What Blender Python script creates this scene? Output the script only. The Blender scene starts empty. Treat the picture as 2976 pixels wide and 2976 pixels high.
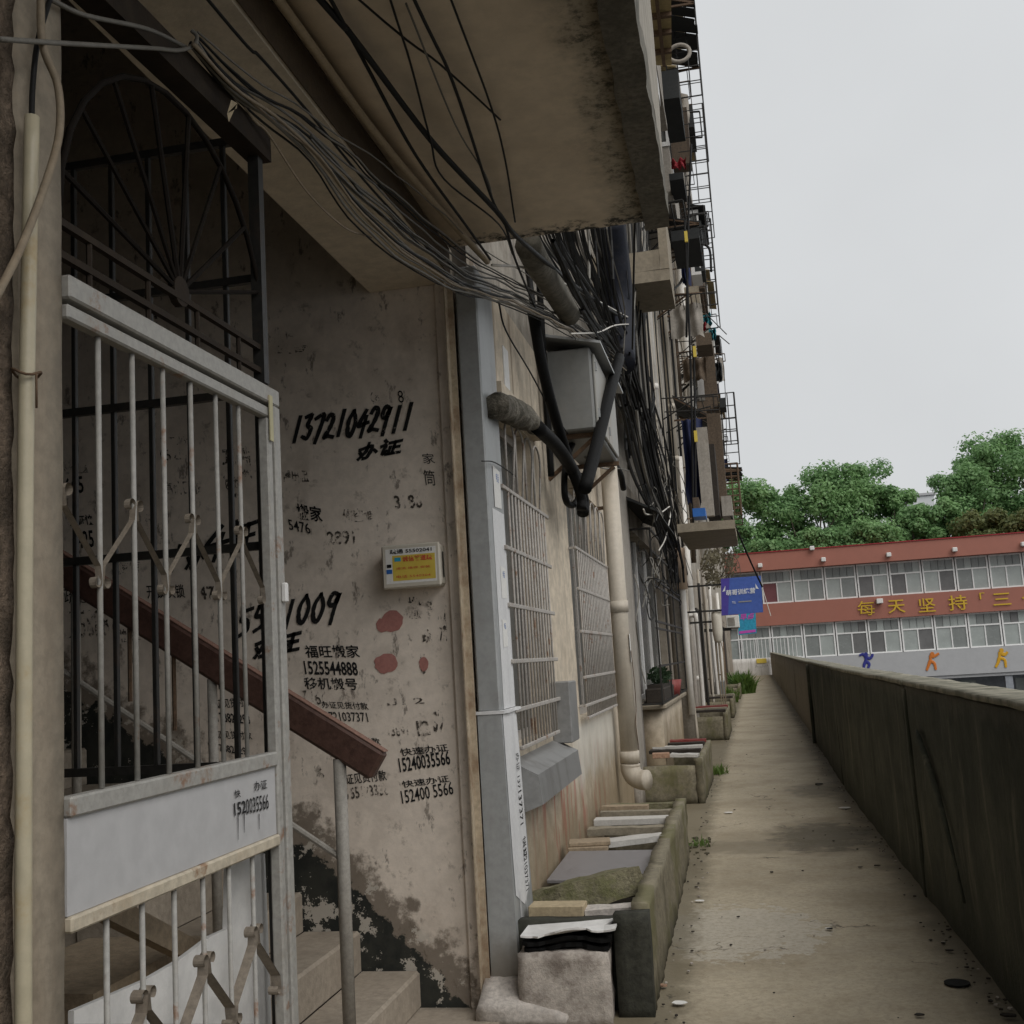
import bpy, bmesh, math, random
from mathutils import Vector, Matrix, noise
random.seed(11)
SC = bpy.context.scene
COL = SC.collection
R = math.radians

# ------------------------------------------------------------------ camera
EYE = Vector((0, 0, 1.55)); FPX = 3200.0; YAW, PITCH, ROLL = R(11.05), R(7.82), R(-3.47)
FW = Vector((-math.sin(YAW)*math.cos(PITCH), math.cos(YAW)*math.cos(PITCH), math.sin(PITCH)))
_r = Vector((math.cos(YAW), math.sin(YAW), 0)); _u = _r.cross(FW)
RT = _r*math.cos(ROLL) + _u*math.sin(ROLL); UP = _u*math.cos(ROLL) - _r*math.sin(ROLL)
cd = bpy.data.cameras.new('camera'); cam = bpy.data.objects.new('camera', cd); COL.objects.link(cam)
cam.matrix_world = Matrix(((RT.x, UP.x, -FW.x, EYE.x), (RT.y, UP.y, -FW.y, EYE.y), (RT.z, UP.z, -FW.z, EYE.z), (0, 0, 0, 1)))
cd.sensor_width = 36; cd.lens = 36*FPX/2976; cd.clip_start = 0.05; cd.clip_end = 2000
SC.camera = cam

# ------------------------------------------------------------------ overcast sky and soft sun
SUN_EL, SUN_AZ = R(47), R(134)          # azimuth clockwise from +Y
w = bpy.data.worlds.new('World'); SC.world = w; w.use_nodes = True
nt = w.node_tree; nt.nodes.clear()
sky = nt.nodes.new('ShaderNodeTexSky'); sky.sky_type = 'NISHITA'; sky.sun_disc = False
sky.sun_elevation = SUN_EL; sky.sun_rotation = SUN_AZ; sky.dust_density = 6; sky.air_density = 1.0; sky.ozone_density = 1.0
hs = nt.nodes.new('ShaderNodeHueSaturation'); hs.inputs['Saturation'].default_value = 0.12; hs.inputs['Value'].default_value = 1.0
mx = nt.nodes.new('ShaderNodeMix'); mx.data_type = 'RGBA'; mx.inputs['Factor'].default_value = 0.8
mx.inputs[7].default_value = (7.75, 7.95, 8.1, 1)          # cloud layer
bg = nt.nodes.new('ShaderNodeBackground'); bg.inputs['Strength'].default_value = 0.1
wo = nt.nodes.new('ShaderNodeOutputWorld')
nt.links.new(sky.outputs[0], hs.inputs['Color']); nt.links.new(hs.outputs[0], mx.inputs[6])
tcw = nt.nodes.new('ShaderNodeTexCoord'); cn = nt.nodes.new('ShaderNodeTexNoise'); cn.inputs['Scale'].default_value = 2.2; cn.inputs['Detail'].default_value = 5
mr = nt.nodes.new('ShaderNodeMapRange'); mr.inputs[1].default_value = .3; mr.inputs[2].default_value = .7; mr.inputs[3].default_value = .93; mr.inputs[4].default_value = 1.05
ml = nt.nodes.new('ShaderNodeVectorMath'); ml.operation = 'SCALE'     # faint unevenness of the cloud layer
nt.links.new(tcw.outputs['Generated'], cn.inputs['Vector']); nt.links.new(cn.outputs['Fac'], mr.inputs[0]); nt.links.new(mr.outputs[0], ml.inputs['Scale'])
nt.links.new(mx.outputs[2], ml.inputs[0]); nt.links.new(ml.outputs[0], bg.inputs['Color']); nt.links.new(bg.outputs[0], wo.inputs['Surface'])
sl = bpy.data.lights.new('sun', 'SUN'); sl.energy = 1.6; sl.angle = R(50); sl.color = (1.0, 0.965, 0.92)
so = bpy.data.objects.new('sun', sl); COL.objects.link(so)
sd = Vector((math.sin(SUN_AZ)*math.cos(SUN_EL), math.cos(SUN_AZ)*math.cos(SUN_EL), math.sin(SUN_EL)))
so.rotation_euler = sd.to_track_quat('Z', 'Y').to_euler(); so.location = (6, -6, 20)
SC.view_settings.view_transform = 'Standard'; SC.view_settings.look = 'None'
SC.view_settings.exposure = 0.0; SC.view_settings.gamma = 1.0
SC.cycles.max_bounces = 10; SC.cycles.diffuse_bounces = 7; SC.cycles.use_denoising = True

# ------------------------------------------------------------------ geometry helpers
def xo(y):                               # past 12 m the whole lane drifts a little to the right
    return 0.0 if y < 12 else 0.0147*(min(y, 66.4)-12)
def ray(u, v):
    return RT*((u-1488)/FPX) + UP*((1488-v)/FPX) + FW
def at(u, v, ax, val):
    """photo position -> point on a plane x=, y= or z= (lane drift removed)"""
    d = ray(u, v)
    if ax == 'X':
        y = 0.0
        for _ in range(12):
            t = (val + xo(y))/d.x; y = d.y*t
            if y < 0: y = 60.0
        p = EYE + d*t; return Vector((val, p.y, p.z))
    i = 'YZ'.index(ax)+1; t = (val-EYE[i])/d[i]; p = EYE + d*t
    return Vector((p.x - xo(p.y), p.y, p.z))

class MB:
    def __init__(s): s.v = []; s.f = []
    def add(s, vs, fs):
        n = len(s.v); s.v += [Vector(p) for p in vs]; s.f += [tuple(i+n for i in f) for f in fs]; return s
    def box(s, x0, x1, y0, y1, z0, z1, b=0.0):
        if x0 > x1: x0, x1 = x1, x0
        if y0 > y1: y0, y1 = y1, y0
        if z0 > z1: z0, z1 = z1, z0
        if b <= 0:
            return s.add([(x, y, z) for z in (z0, z1) for y in (y0, y1) for x in (x0, x1)],
                         [(0, 2, 3, 1), (4, 5, 7, 6), (0, 1, 5, 4), (2, 6, 7, 3), (0, 4, 6, 2), (1, 3, 7, 5)])
        b = min(b, .45*(x1-x0), .45*(y1-y0), .45*(z1-z0))
        C = ((x0+x1)/2, (y0+y1)/2, (z0+z1)/2); H = ((x1-x0)/2, (y1-y0)/2, (z1-z0)/2)
        vs = []; idx = {}
        for sx in (-1, 1):
            for sy in (-1, 1):
                for sz in (-1, 1):
                    for k in range(3):
                        S = (sx, sy, sz)
                        idx[(sx, sy, sz, k)] = len(vs)
                        vs.append(tuple(C[i] + S[i]*(H[i] - (0 if i == k else b)) for i in range(3)))
        fs = []
        for k in range(3):
            a, c = [(1, 2), (2, 0), (0, 1)][k]
            for sg in (-1, 1):
                q = []
                for (p, r_) in ((-1, -1), (1, -1), (1, 1), (-1, 1)):
                    S = [0, 0, 0]; S[k] = sg; S[a] = p; S[c] = r_; q.append(idx[(S[0], S[1], S[2], k)])
                fs.append(tuple(q if sg > 0 else q[::-1]))
        for e in range(3):
            a, c = [(1, 2), (2, 0), (0, 1)][e]
            for p in (-1, 1):
                for r_ in (-1, 1):
                    def g(t, k):
                        S = [0, 0, 0]; S[e] = t; S[a] = p; S[c] = r_; return idx[(S[0], S[1], S[2], k)]
                    q = [g(-1, a), g(1, a), g(1, c), g(-1, c)]
                    fs.append(tuple(q if p*r_ > 0 else q[::-1]))
        for sx in (-1, 1):
            for sy in (-1, 1):
                for sz in (-1, 1):
                    q = [idx[(sx, sy, sz, k)] for k in range(3)]
                    fs.append(tuple(q if sx*sy*sz > 0 else q[::-1]))
        return s.add(vs, fs)
    def obox(s, P, ex, ey, ez, b=0.0):
        """box spanned by three edge vectors from corner P"""
        m = MB().box(0, ex.length, 0, ey.length, 0, ez.length, b)
        a, c, d = ex.normalized(), ey.normalized(), ez.normalized()
        return s.add([P + a*v.x + c*v.y + d*v.z for v in m.v], m.f)
    def bar(s, A, B, w, h, up=(0, 0, 1), b=0.0):
        """rectangular bar from A to B"""
        A, B = Vector(A), Vector(B); d = B-A; L = d.length
        if L < 1e-6: return s
        d.normalize(); u = Vector(up); sd_ = d.cross(u)
        if sd_.length < 1e-4: sd_ = d.cross(Vector((1, 0, 0)))
        sd_.normalize(); u = sd_.cross(d)
        return s.obox(A - sd_*w/2 - u*h/2, d*L, sd_*w, u*h, b) if False else s._barbox(A, d, sd_, u, L, w, h, b)
    def _barbox(s, A, d, sd_, u, L, w, h, b):
        m = MB().box(0, L, -w/2, w/2, -h/2, h/2, b)
        return s.add([A + d*v.x + sd_*v.y + u*v.z for v in m.v], [f[::-1] for f in m.f])
    def tube(s, pts, r, n=8, cap=True, rs=None):
        pts = [Vector(p) for p in pts]; N = len(pts); vs = []; fs = []
        t0 = (pts[1]-pts[0]).normalized(); ref = Vector((0, 0, 1)) if abs(t0.z) < .9 else Vector((1, 0, 0))
        u = t0.cross(ref).normalized()
        for i, p in enumerate(pts):
            t = (pts[min(i+1, N-1)]-pts[max(i-1, 0)])
            t = t.normalized() if t.length > 1e-9 else t0
            u = (u - t*u.dot(t))
            if u.length < 1e-6: u = t.orthogonal()
            u.normalize(); v = t.cross(u); rr = rs[i] if rs else r
            for k in range(n):
                a = 2*math.pi*k/n; vs.append(p + u*(math.cos(a)*rr) + v*(math.sin(a)*rr))
        for i in range(N-1):
            for k in range(n):
                fs.append((i*n+k, i*n+(k+1) % n, (i+1)*n+(k+1) % n, (i+1)*n+k))
        if cap:
            fs.append(tuple(range(n))[::-1]); fs.append(tuple((N-1)*n+k for k in range(n)))
        return s.add(vs, fs)
    def prism(s, poly, dv):
        """polygon (3D, planar) pushed along dv"""
        n = len(poly); dv = Vector(dv); P = [Vector(p) for p in poly]
        return s.add(P + [p+dv for p in P], [tuple(range(n))[::-1], tuple(range(n, 2*n))] +
                     [(i, (i+1) % n, n+(i+1) % n, n+i) for i in range(n)])
    def rough(s, x0, x1, y0, y1, z0, z1, cell, amp, sc=3.0, seed=0):
        """box with subdivided, uneven faces"""
        bm = bmesh.new(); nx, ny, nz = [max(1, int(round((b-a)/cell))) for a, b in ((x0, x1), (y0, y1), (z0, z1))]
        V = {}
        def vv(i, j, k):
            if (i, j, k) not in V:
                p = Vector((x0+(x1-x0)*i/nx, y0+(y1-y0)*j/ny, z0+(z1-z0)*k/nz))
                d = noise.noise_vector(p*sc + Vector((seed*7.3, seed, 0)))*amp + noise.noise_vector(p*sc*4.3 + Vector((seed, 0, 5)))*amp*.4
                V[(i, j, k)] = bm.verts.new(p + d)
            return V[(i, j, k)]
        for i in range(nx):
            for j in range(ny):
                bm.faces.new([vv(i, j, nz), vv(i+1, j, nz), vv(i+1, j+1, nz), vv(i, j+1, nz)])
                bm.faces.new([vv(i, j, 0), vv(i, j+1, 0), vv(i+1, j+1, 0), vv(i+1, j, 0)])
        for i in range(nx):
            for k in range(nz):
                bm.faces.new([vv(i, 0, k), vv(i+1, 0, k), vv(i+1, 0, k+1), vv(i, 0, k+1)])
                bm.faces.new([vv(i, ny, k), vv(i, ny, k+1), vv(i+1, ny, k+1), vv(i+1, ny, k)])
        for j in range(ny):
            for k in range(nz):
                bm.faces.new([vv(nx, j, k), vv(nx, j+1, k), vv(nx, j+1, k+1), vv(nx, j, k+1)])
                bm.faces.new([vv(0, j, k), vv(0, j, k+1), vv(0, j+1, k+1), vv(0, j+1, k)])
        bm.verts.index_update()
        s.add([v.co.copy() for v in bm.verts], [tuple(v.index for v in f.verts) for f in bm.faces]); bm.free()
        return s
    def xf(s, M):
        s.v = [M @ v for v in s.v]; return s
    def mesh(s, name, m, loc=None, bend=True, smooth=False):
        me = bpy.data.meshes.new(name); l = loc or Vector((0, 0, 0))
        me.from_pydata([(v.x + (xo(v.y) if bend else 0) - l.x, v.y - l.y, v.z - l.z) for v in s.v], [], s.f)
        me.materials.append(m); me.update()
        if smooth:
            for p in me.polygons: p.use_smooth = True
        return me
    def build(s, name, m, parent=None, bend=True, smooth=False, label=None, kind=None):
        loc = wloc(parent) if parent else None
        o = bpy.data.objects.new(name, s.mesh(name, m, loc, bend, smooth)); COL.objects.link(o)
        o.parent = parent
        if label: o['label'] = label
        if kind: o['kind'] = kind
        return o
def wloc(o):
    l = Vector((0, 0, 0))
    while o is not None:
        l = l + o.location; o = o.parent
    return l
def tag(o, label, cat, group=None, kind=None):
    o['label'] = label; o['category'] = cat
    if group: o['group'] = group
    if kind: o['kind'] = kind
    return o
def thing(name, label, cat, loc=(0, 0, 0), group=None):
    o = bpy.data.objects.new(name, None); COL.objects.link(o); o.location = loc; o.empty_display_size = .1
    return tag(o, label, cat, group)
def one(name, mb, m, label, cat, group=None, smooth=False, bend=True, kind=None):
    """a thing that is a single mesh, origin at its base"""
    xs = [v.x for v in mb.v]; ys = [v.y for v in mb.v]
    l = Vector(((min(xs)+max(xs))/2, (min(ys)+max(ys))/2, min(v.z for v in mb.v)))
    if bend: l.x += xo(l.y)
    o = bpy.data.objects.new(name, mb.mesh(name, m, l, bend, smooth)); COL.objects.link(o); o.location = l
    return tag(o, label, cat, group, kind)
def struct(name, mb, m, bend=True, smooth=False):
    o = mb.build(name, m, None, bend, smooth, kind='structure'); return o
def smoothpts(P, k=5):
    """Catmull-Rom through P"""
    P = [Vector(p) for p in P]
    if len(P) < 3: return P
    Q = [P[0]*2-P[1]] + P + [P[-1]*2-P[-2]]; out = []
    for i in range(1, len(Q)-2):
        a, b, c, d = Q[i-1:i+3]
        for j in range(k):
            t = j/k; out.append(.5*((2*b) + (c-a)*t + (2*a-5*b+4*c-d)*t*t + (3*b-a-3*c+d)*t**3))
    out.append(P[-1]); return out

# ------------------------------------------------------------------ lettering
_tc = {}
def text2d(body, bold=0.0):
    key = (body, bold)
    if key not in _tc:
        c = bpy.data.curves.new('t', 'FONT'); c.body = body; c.size = 1; c.resolution_u = 2; c.offset = bold
        o = bpy.data.objects.new('t', c); COL.objects.link(o); bpy.context.view_layer.update()
        me = o.to_mesh(); vs = [(v.co.x, v.co.y) for v in me.vertices]; fs = [tuple(p.vertices) for p in me.polygons]
        o.to_mesh_clear(); bpy.data.objects.remove(o); bpy.data.curves.remove(c)
        x0 = min(v[0] for v in vs); x1 = max(v[0] for v in vs); y0 = min(v[1] for v in vs); y1 = max(v[1] for v in vs)
        _tc[key] = ([((a-x0)/(x1-x0), (b-y0)/(y1-y0)) for a, b in vs], fs)
    return _tc[key]
def lettering(body, P, ex, ey, m, parent, off=(0, 0, 0), bold=0.0, name='painted_lettering', bend=True):
    vs, fs = text2d(body, bold); off = Vector(off)
    return MB().add([P + ex*a + ey*b + off for a, b in vs], fs).build(name, m, parent, bend)
def ribbon(mb, pts, w, P, ex, ey, off, taper=.25):
    """brush stroke through 2D points (unit box mapped by ex, ey)"""
    Q = smoothpts([(a, b, 0) for a, b in pts], 5); L, Rr = [], []
    ax, ay = ex.length, ey.length; N = len(Q)
    for i, q in enumerate(Q):
        t = Q[min(i+1, N-1)]-Q[max(i-1, 0)]; t = Vector((t.x*ax, t.y*ay, 0))
        t = t.normalized() if t.length > 1e-9 else Vector((1, 0, 0)); n = Vector((-t.y, t.x, 0))
        k = w*(1 - taper*abs(2*i/(N-1)-1))*(1+.25*noise.noise(Vector((q.x*9, q.y*9, i*.3))))
        e0 = Vector((q.x*ax, q.y*ay, 0))
        if i == 0: e0 -= t*w*.4
        if i == N-1: e0 += t*w*.4
        L.append(e0+n*k/2); Rr.append(e0-n*k/2)
    eu, ev = ex.normalized(), ey.normalized()
    f = lambda p: P + eu*p.x + ev*p.y + off
    mb.add([f(p) for p in L]+[f(p) for p in Rr], [(i, i+1, N+i+1, N+i) for i in range(N-1)])
STROKE = {'0': [[(.5, 1), (.12, .6), (.2, .1), (.55, 0), (.85, .5), (.55, 1)]], '1': [[(.62, 1), (.4, 0)]],
 '2': [[(.1, .8), (.35, 1), (.75, .85), (.5, .4), (.05, .05), (.45, .1), (.95, .05)]],
 '3': [[(.15, .92), (.7, .98), (.4, .58), (.8, .4), (.55, .02), (.05, .1)]], '4': [[(.65, 1), (.05, .42), (.5, .45), (1, .5)], [(.75, .75), (.5, -.05)]],
 '5': [[(.3, .95), (.15, .6), (.6, .55), (.75, .2), (.2, .02)], [(.3, .95), (.9, 1)]], '7': [[(.05, .9), (.85, 1), (.35, -.1)]],
 '9': [[(.8, .9), (.35, 1), (.1, .65), (.55, .55), (.85, .95), (.6, .4), (.45, -.15)]], '8': [[(.7, .9), (.2, .8), (.75, .3), (.4, 0), (.15, .3), (.7, .75), (.55, 1)]],
 '6': [[(.7, 1), (.2, .5), (.3, .05), (.75, .2), (.3, .45)]],
 '办': [[(.0, .62), (.62, .78), (.5, .1), (.3, .0)], [(.4, 1), (.36, .5), (.05, .0)], [(.05, .4), (.12, .3)], [(.8, .5), (.92, .38)]],
 '证': [[(.12, 1), (.2, .9)], [(0, .62), (.22, .66), (.14, .1), (.32, .25)], [(.42, .8), (1, .88)], [(.7, .85), (.66, .1)], [(.7, .48), (.95, .5)], [(.48, .5), (.46, .1)], [(.35, .05), (1.05, .1)]]}
def handwriting(body, P, ex, ey, w, m, parent, off, step=None, name='brushed_writing'):
    mb = MB(); n = len(body); cw = ex/n
    for i, ch in enumerate(body):
        for st in STROKE.get(ch, []):
            ribbon(mb, [(a, b) for a, b in st], w, P + cw*i + ey*(.06*math.sin(i*1.9)), cw*.86, ey, Vector(off) + Vector((0, -.0002*i, 0)))
    return mb.build(name, m, parent)

# ------------------------------------------------------------------ materials
class NB:
    def __init__(s, name):
        s.m = bpy.data.materials.new(name); s.m.use_nodes = True; s.t = s.m.node_tree; s.t.nodes.clear()
        s.out = s.n('ShaderNodeOutputMaterial'); s.b = s.n('ShaderNodeBsdfPrincipled'); s.l(s.b.outputs[0], s.out.inputs['Surface'])
        s._p = None
    def n(s, k): return s.t.nodes.new(k)
    def l(s, a, b): s.t.links.new(a, b)
    def put(s, sock, v):
        if hasattr(v, 'is_output'): s.l(v, sock)
        elif isinstance(v, (tuple, list)): sock.default_value = (*v, 1)[:4] if len(v) == 3 and sock.type == 'RGBA' else v
        else: sock.default_value = v
    def pos(s):
        if s._p is None: s._p = s.n('ShaderNodeNewGeometry').outputs['Position']
        return s._p
    def xyz(s):
        q = s.n('ShaderNodeSeparateXYZ'); s.l(s.pos(), q.inputs[0]); return q.outputs
    def sc(s, k):
        q = s.n('ShaderNodeMapping'); q.inputs['Scale'].default_value = k; s.l(s.pos(), q.inputs[0]); return q.outputs[0]
    def noise(s, scale, detail=4, rough=.55, vec=None):
        q = s.n('ShaderNodeTexNoise'); q.inputs['Scale'].default_value = scale; q.inputs['Detail'].default_value = detail
        q.inputs['Roughness'].default_value = rough; s.l(vec or s.pos(), q.inputs['Vector']); return q.outputs['Fac']
    def math(s, op, a, b=0.0, c=None):
        q = s.n('ShaderNodeMath'); q.operation = op; s.put(q.inputs[0], a); s.put(q.inputs[1], b)
        if c is not None: s.put(q.inputs[2], c)
        return q.outputs[0]
    def step(s, f, lo, hi, a=0.0, b=1.0):
        q = s.n('ShaderNodeMapRange'); q.interpolation_type = 'SMOOTHSTEP'; s.put(q.inputs[0], f)
        q.inputs[1].default_value = lo; q.inputs[2].default_value = hi; q.inputs[3].default_value = a; q.inputs[4].default_value = b
        return q.outputs[0]
    def mix(s, f, a, b, mode='MIX'):
        q = s.n('ShaderNodeMix'); q.data_type = 'RGBA'; q.blend_type = mode
        s.put(q.inputs[0], f); s.put(q.inputs[6], a); s.put(q.inputs[7], b); return q.outputs[2]
    def done(s, col, rough=.8, metal=0.0, spec=.3, bump=None, dist=.01, strength=.5):
        s.put(s.b.inputs['Base Color'], col); s.put(s.b.inputs['Roughness'], rough); s.put(s.b.inputs['Metallic'], metal)
        s.b.inputs['Specular IOR Level'].default_value = spec
        if bump is not None:
            q = s.n('ShaderNodeBump'); q.inputs['Strength'].default_value = strength; q.inputs['Distance'].default_value = dist
            s.l(bump, q.inputs['Height']); s.l(q.outputs[0], s.b.inputs['Normal'])
        return s.m
def surf(name, base, rough=.8, var=.25, dirt=(.08, .065, .045), amt=.5, lo=.5, hi=.75, dscale=2.5, streak=0.0, bump=.4, bscale=60,
         dist=.006, metal=0.0, spec=.3, extra=None, alpha=None):
    k = NB(name)
    f1 = k.noise(dscale, 10, .70); f2 = k.noise(dscale*6.7, 7, .68); f3 = k.noise(bscale, 5, .65)
    dark = tuple(c*(1-var) for c in base); lite = tuple(min(1, c*(1+var*.6)) for c in base)
    col = k.mix(k.step(f2, .3, .7), dark, lite)
    d = k.step(k.math('ADD', k.math('MULTIPLY', f1, .75), k.math('MULTIPLY', f2, .25)), lo, hi)
    col = k.mix(k.math('MULTIPLY', d, amt), col, dirt)
    if streak:
        fs = k.noise(1.0, 5, .6, k.sc((7, 7, .55)))
        col = k.mix(k.math('MULTIPLY', k.step(fs, .5, .72), streak), col, tuple(c*.8 for c in dirt))
    if extra: col = extra(k, col)
    m = k.done(col, k.step(f2, .2, .8, rough-.1, min(1, rough+.08)), metal, spec, f3 if bump else None, dist, bump)
    if alpha:
        k.l(k.step(k.noise(alpha[0], 5, .65), alpha[1], alpha[2]), k.b.inputs['Alpha'])
    return m
M = {}
def redstreak(k, c):
    x, y, z = k.xyz()
    fs = k.noise(1.0, 4, .6, k.sc((8, 8, 1.6)))
    a = k.math('MULTIPLY', k.step(y, 5.6, 6.6), k.step(y, 9.6, 9.0)); a = k.math('MULTIPLY', a, k.math('MULTIPLY', k.step(z, .2, .5), k.step(z, 1.0, .8)))
    c = k.mix(k.math('MULTIPLY', k.math('MULTIPLY', a, k.step(fs, .52, .60)), .75), c, (.48, .12, .10))
    wp = k.math('MULTIPLY', k.math('MULTIPLY', k.step(y, 7.3, 7.9), k.step(y, 10.2, 9.9)), k.math('MULTIPLY', k.step(k.math('ADD', z, k.math('MULTIPLY', fs, .5)), .85, 1.0), k.step(z, 1.12, 1.05)))
    c = k.mix(k.math('MULTIPLY', wp, .7), c, (.66, .64, .58))
    # rising damp
    low = k.math('ADD', z, k.math('MULTIPLY', k.noise(3.0, 5), .9))
    c = k.mix(k.step(low, 1.5, .8, 0, .75), c, (.20, .145, .075))
    # rust and soot runs below the cable brackets
    r = k.math('MULTIPLY', k.step(k.noise(1.0, 3, .5, k.sc((9, 9, .4))), .58, .7), k.step(z, 2.0, 2.9))
    return k.mix(k.math('MULTIPLY', r, .6), c, (.13, .075, .04))
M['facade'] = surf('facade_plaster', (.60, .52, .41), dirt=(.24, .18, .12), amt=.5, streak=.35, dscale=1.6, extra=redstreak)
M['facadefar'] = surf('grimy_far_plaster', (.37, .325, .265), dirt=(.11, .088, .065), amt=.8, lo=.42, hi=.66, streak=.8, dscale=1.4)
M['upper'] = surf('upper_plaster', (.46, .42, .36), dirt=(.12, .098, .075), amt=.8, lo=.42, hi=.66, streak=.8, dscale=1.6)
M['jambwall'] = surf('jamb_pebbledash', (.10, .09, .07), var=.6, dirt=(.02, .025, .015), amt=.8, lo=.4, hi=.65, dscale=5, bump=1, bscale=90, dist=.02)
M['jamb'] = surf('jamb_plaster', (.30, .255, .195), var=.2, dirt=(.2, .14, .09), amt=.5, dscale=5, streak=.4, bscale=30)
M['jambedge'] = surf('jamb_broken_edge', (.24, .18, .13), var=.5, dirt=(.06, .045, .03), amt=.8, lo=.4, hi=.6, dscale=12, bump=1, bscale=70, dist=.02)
def stairwall(k, c):
    x, y, z = k.xyz()
    n1 = k.noise(5.5, 6, .65); n2 = k.noise(14, 5, .65); n3 = k.noise(2.2, 4, .5)
    # grime handled by many hands, patches of repainting
    c = k.mix(k.step(k.noise(1.0, 4, .55, k.sc((2.2, 1, 3.4))), .55, .66, 0, .35), c, (.50, .44, .37))
    c = k.mix(k.step(k.noise(9, 6, .7), .57, .70, 0, .55), c, (.16, .125, .095))
    c = k.mix(k.step(k.noise(1.0, 6, .7, k.sc((11, 1, 5))), .585, .66, 0, .7), c, (.10, .08, .065))
    c = k.mix(k.step(k.noise(1.0, 4, .6, k.sc((2.8, 1, 1.8))), .56, .62, 0, .2), c, (.36, .30, .25))
    l1 = k.math('SUBTRACT', -1.25, x); l2 = k.math('MULTIPLY_ADD', k.math('SUBTRACT', -1.96, x), .64, .71)
    h = k.math('SUBTRACT', z, k.math('MINIMUM', l1, l2))          # height over the painted dado line
    hb = k.math('ADD', h, k.math('MULTIPLY', k.math('ADD', k.math('MULTIPLY', k.math('SUBTRACT', n1, .5), .7), k.math('MULTIPLY', k.math('SUBTRACT', n2, .5), .5)), 1.0))
    c = k.mix(k.step(hb, .17, .02, 0, .8), c, k.mix(n2, (.07, .052, .035), (.12, .09, .06)))
    hp = k.math('ADD', h, k.math('ADD', k.math('MULTIPLY', k.math('SUBTRACT', n2, .5), .22), k.math('MULTIPLY', k.math('SUBTRACT', n1, .5), .3)))
    c = k.mix(k.step(hp, -.05, -.07), c, k.mix(k.step(n1, .4, .6), (.018, .02, .018), (.035, .036, .03)))
    pe = k.math('MULTIPLY', k.step(h, .12, .03), k.step(k.noise(8, 6, .75), .565, .58))   # flaked white skim
    return k.mix(k.math('MULTIPLY', pe, .85), c, (.50, .46, .40))
M['stairwall'] = surf('stair_plaster', (.76, .675, .585), var=.10, dirt=(.30, .245, .195), amt=.45, lo=.50, hi=.70, dscale=3.2, bscale=25, extra=stairwall, bump=.3)
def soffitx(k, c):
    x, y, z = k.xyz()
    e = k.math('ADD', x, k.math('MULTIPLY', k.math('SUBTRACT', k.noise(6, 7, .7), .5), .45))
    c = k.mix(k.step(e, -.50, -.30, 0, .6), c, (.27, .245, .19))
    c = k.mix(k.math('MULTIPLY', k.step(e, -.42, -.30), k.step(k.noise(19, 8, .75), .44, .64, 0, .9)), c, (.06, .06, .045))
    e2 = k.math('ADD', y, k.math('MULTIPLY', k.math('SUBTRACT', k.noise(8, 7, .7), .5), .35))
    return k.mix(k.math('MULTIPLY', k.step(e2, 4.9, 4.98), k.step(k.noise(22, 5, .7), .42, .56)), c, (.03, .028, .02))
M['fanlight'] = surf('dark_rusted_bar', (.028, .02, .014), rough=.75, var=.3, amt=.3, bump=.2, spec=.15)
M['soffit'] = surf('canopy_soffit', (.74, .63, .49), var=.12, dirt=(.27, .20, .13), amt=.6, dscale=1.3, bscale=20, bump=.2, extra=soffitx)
M['lintel'] = surf('lintel_plaster', (.68, .60, .48), var=.15, dirt=(.24, .18, .12), amt=.5, dscale=2)
M['darkedge'] = surf('weathered_edge', (.17, .155, .125), var=.5, dirt=(.045, .045, .033), amt=.8, lo=.4, hi=.7, dscale=6)
M['parapet'] = surf('parapet_concrete', (.34, .31, .26), dirt=(.08, .075, .055), amt=.7, streak=.7)
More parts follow.
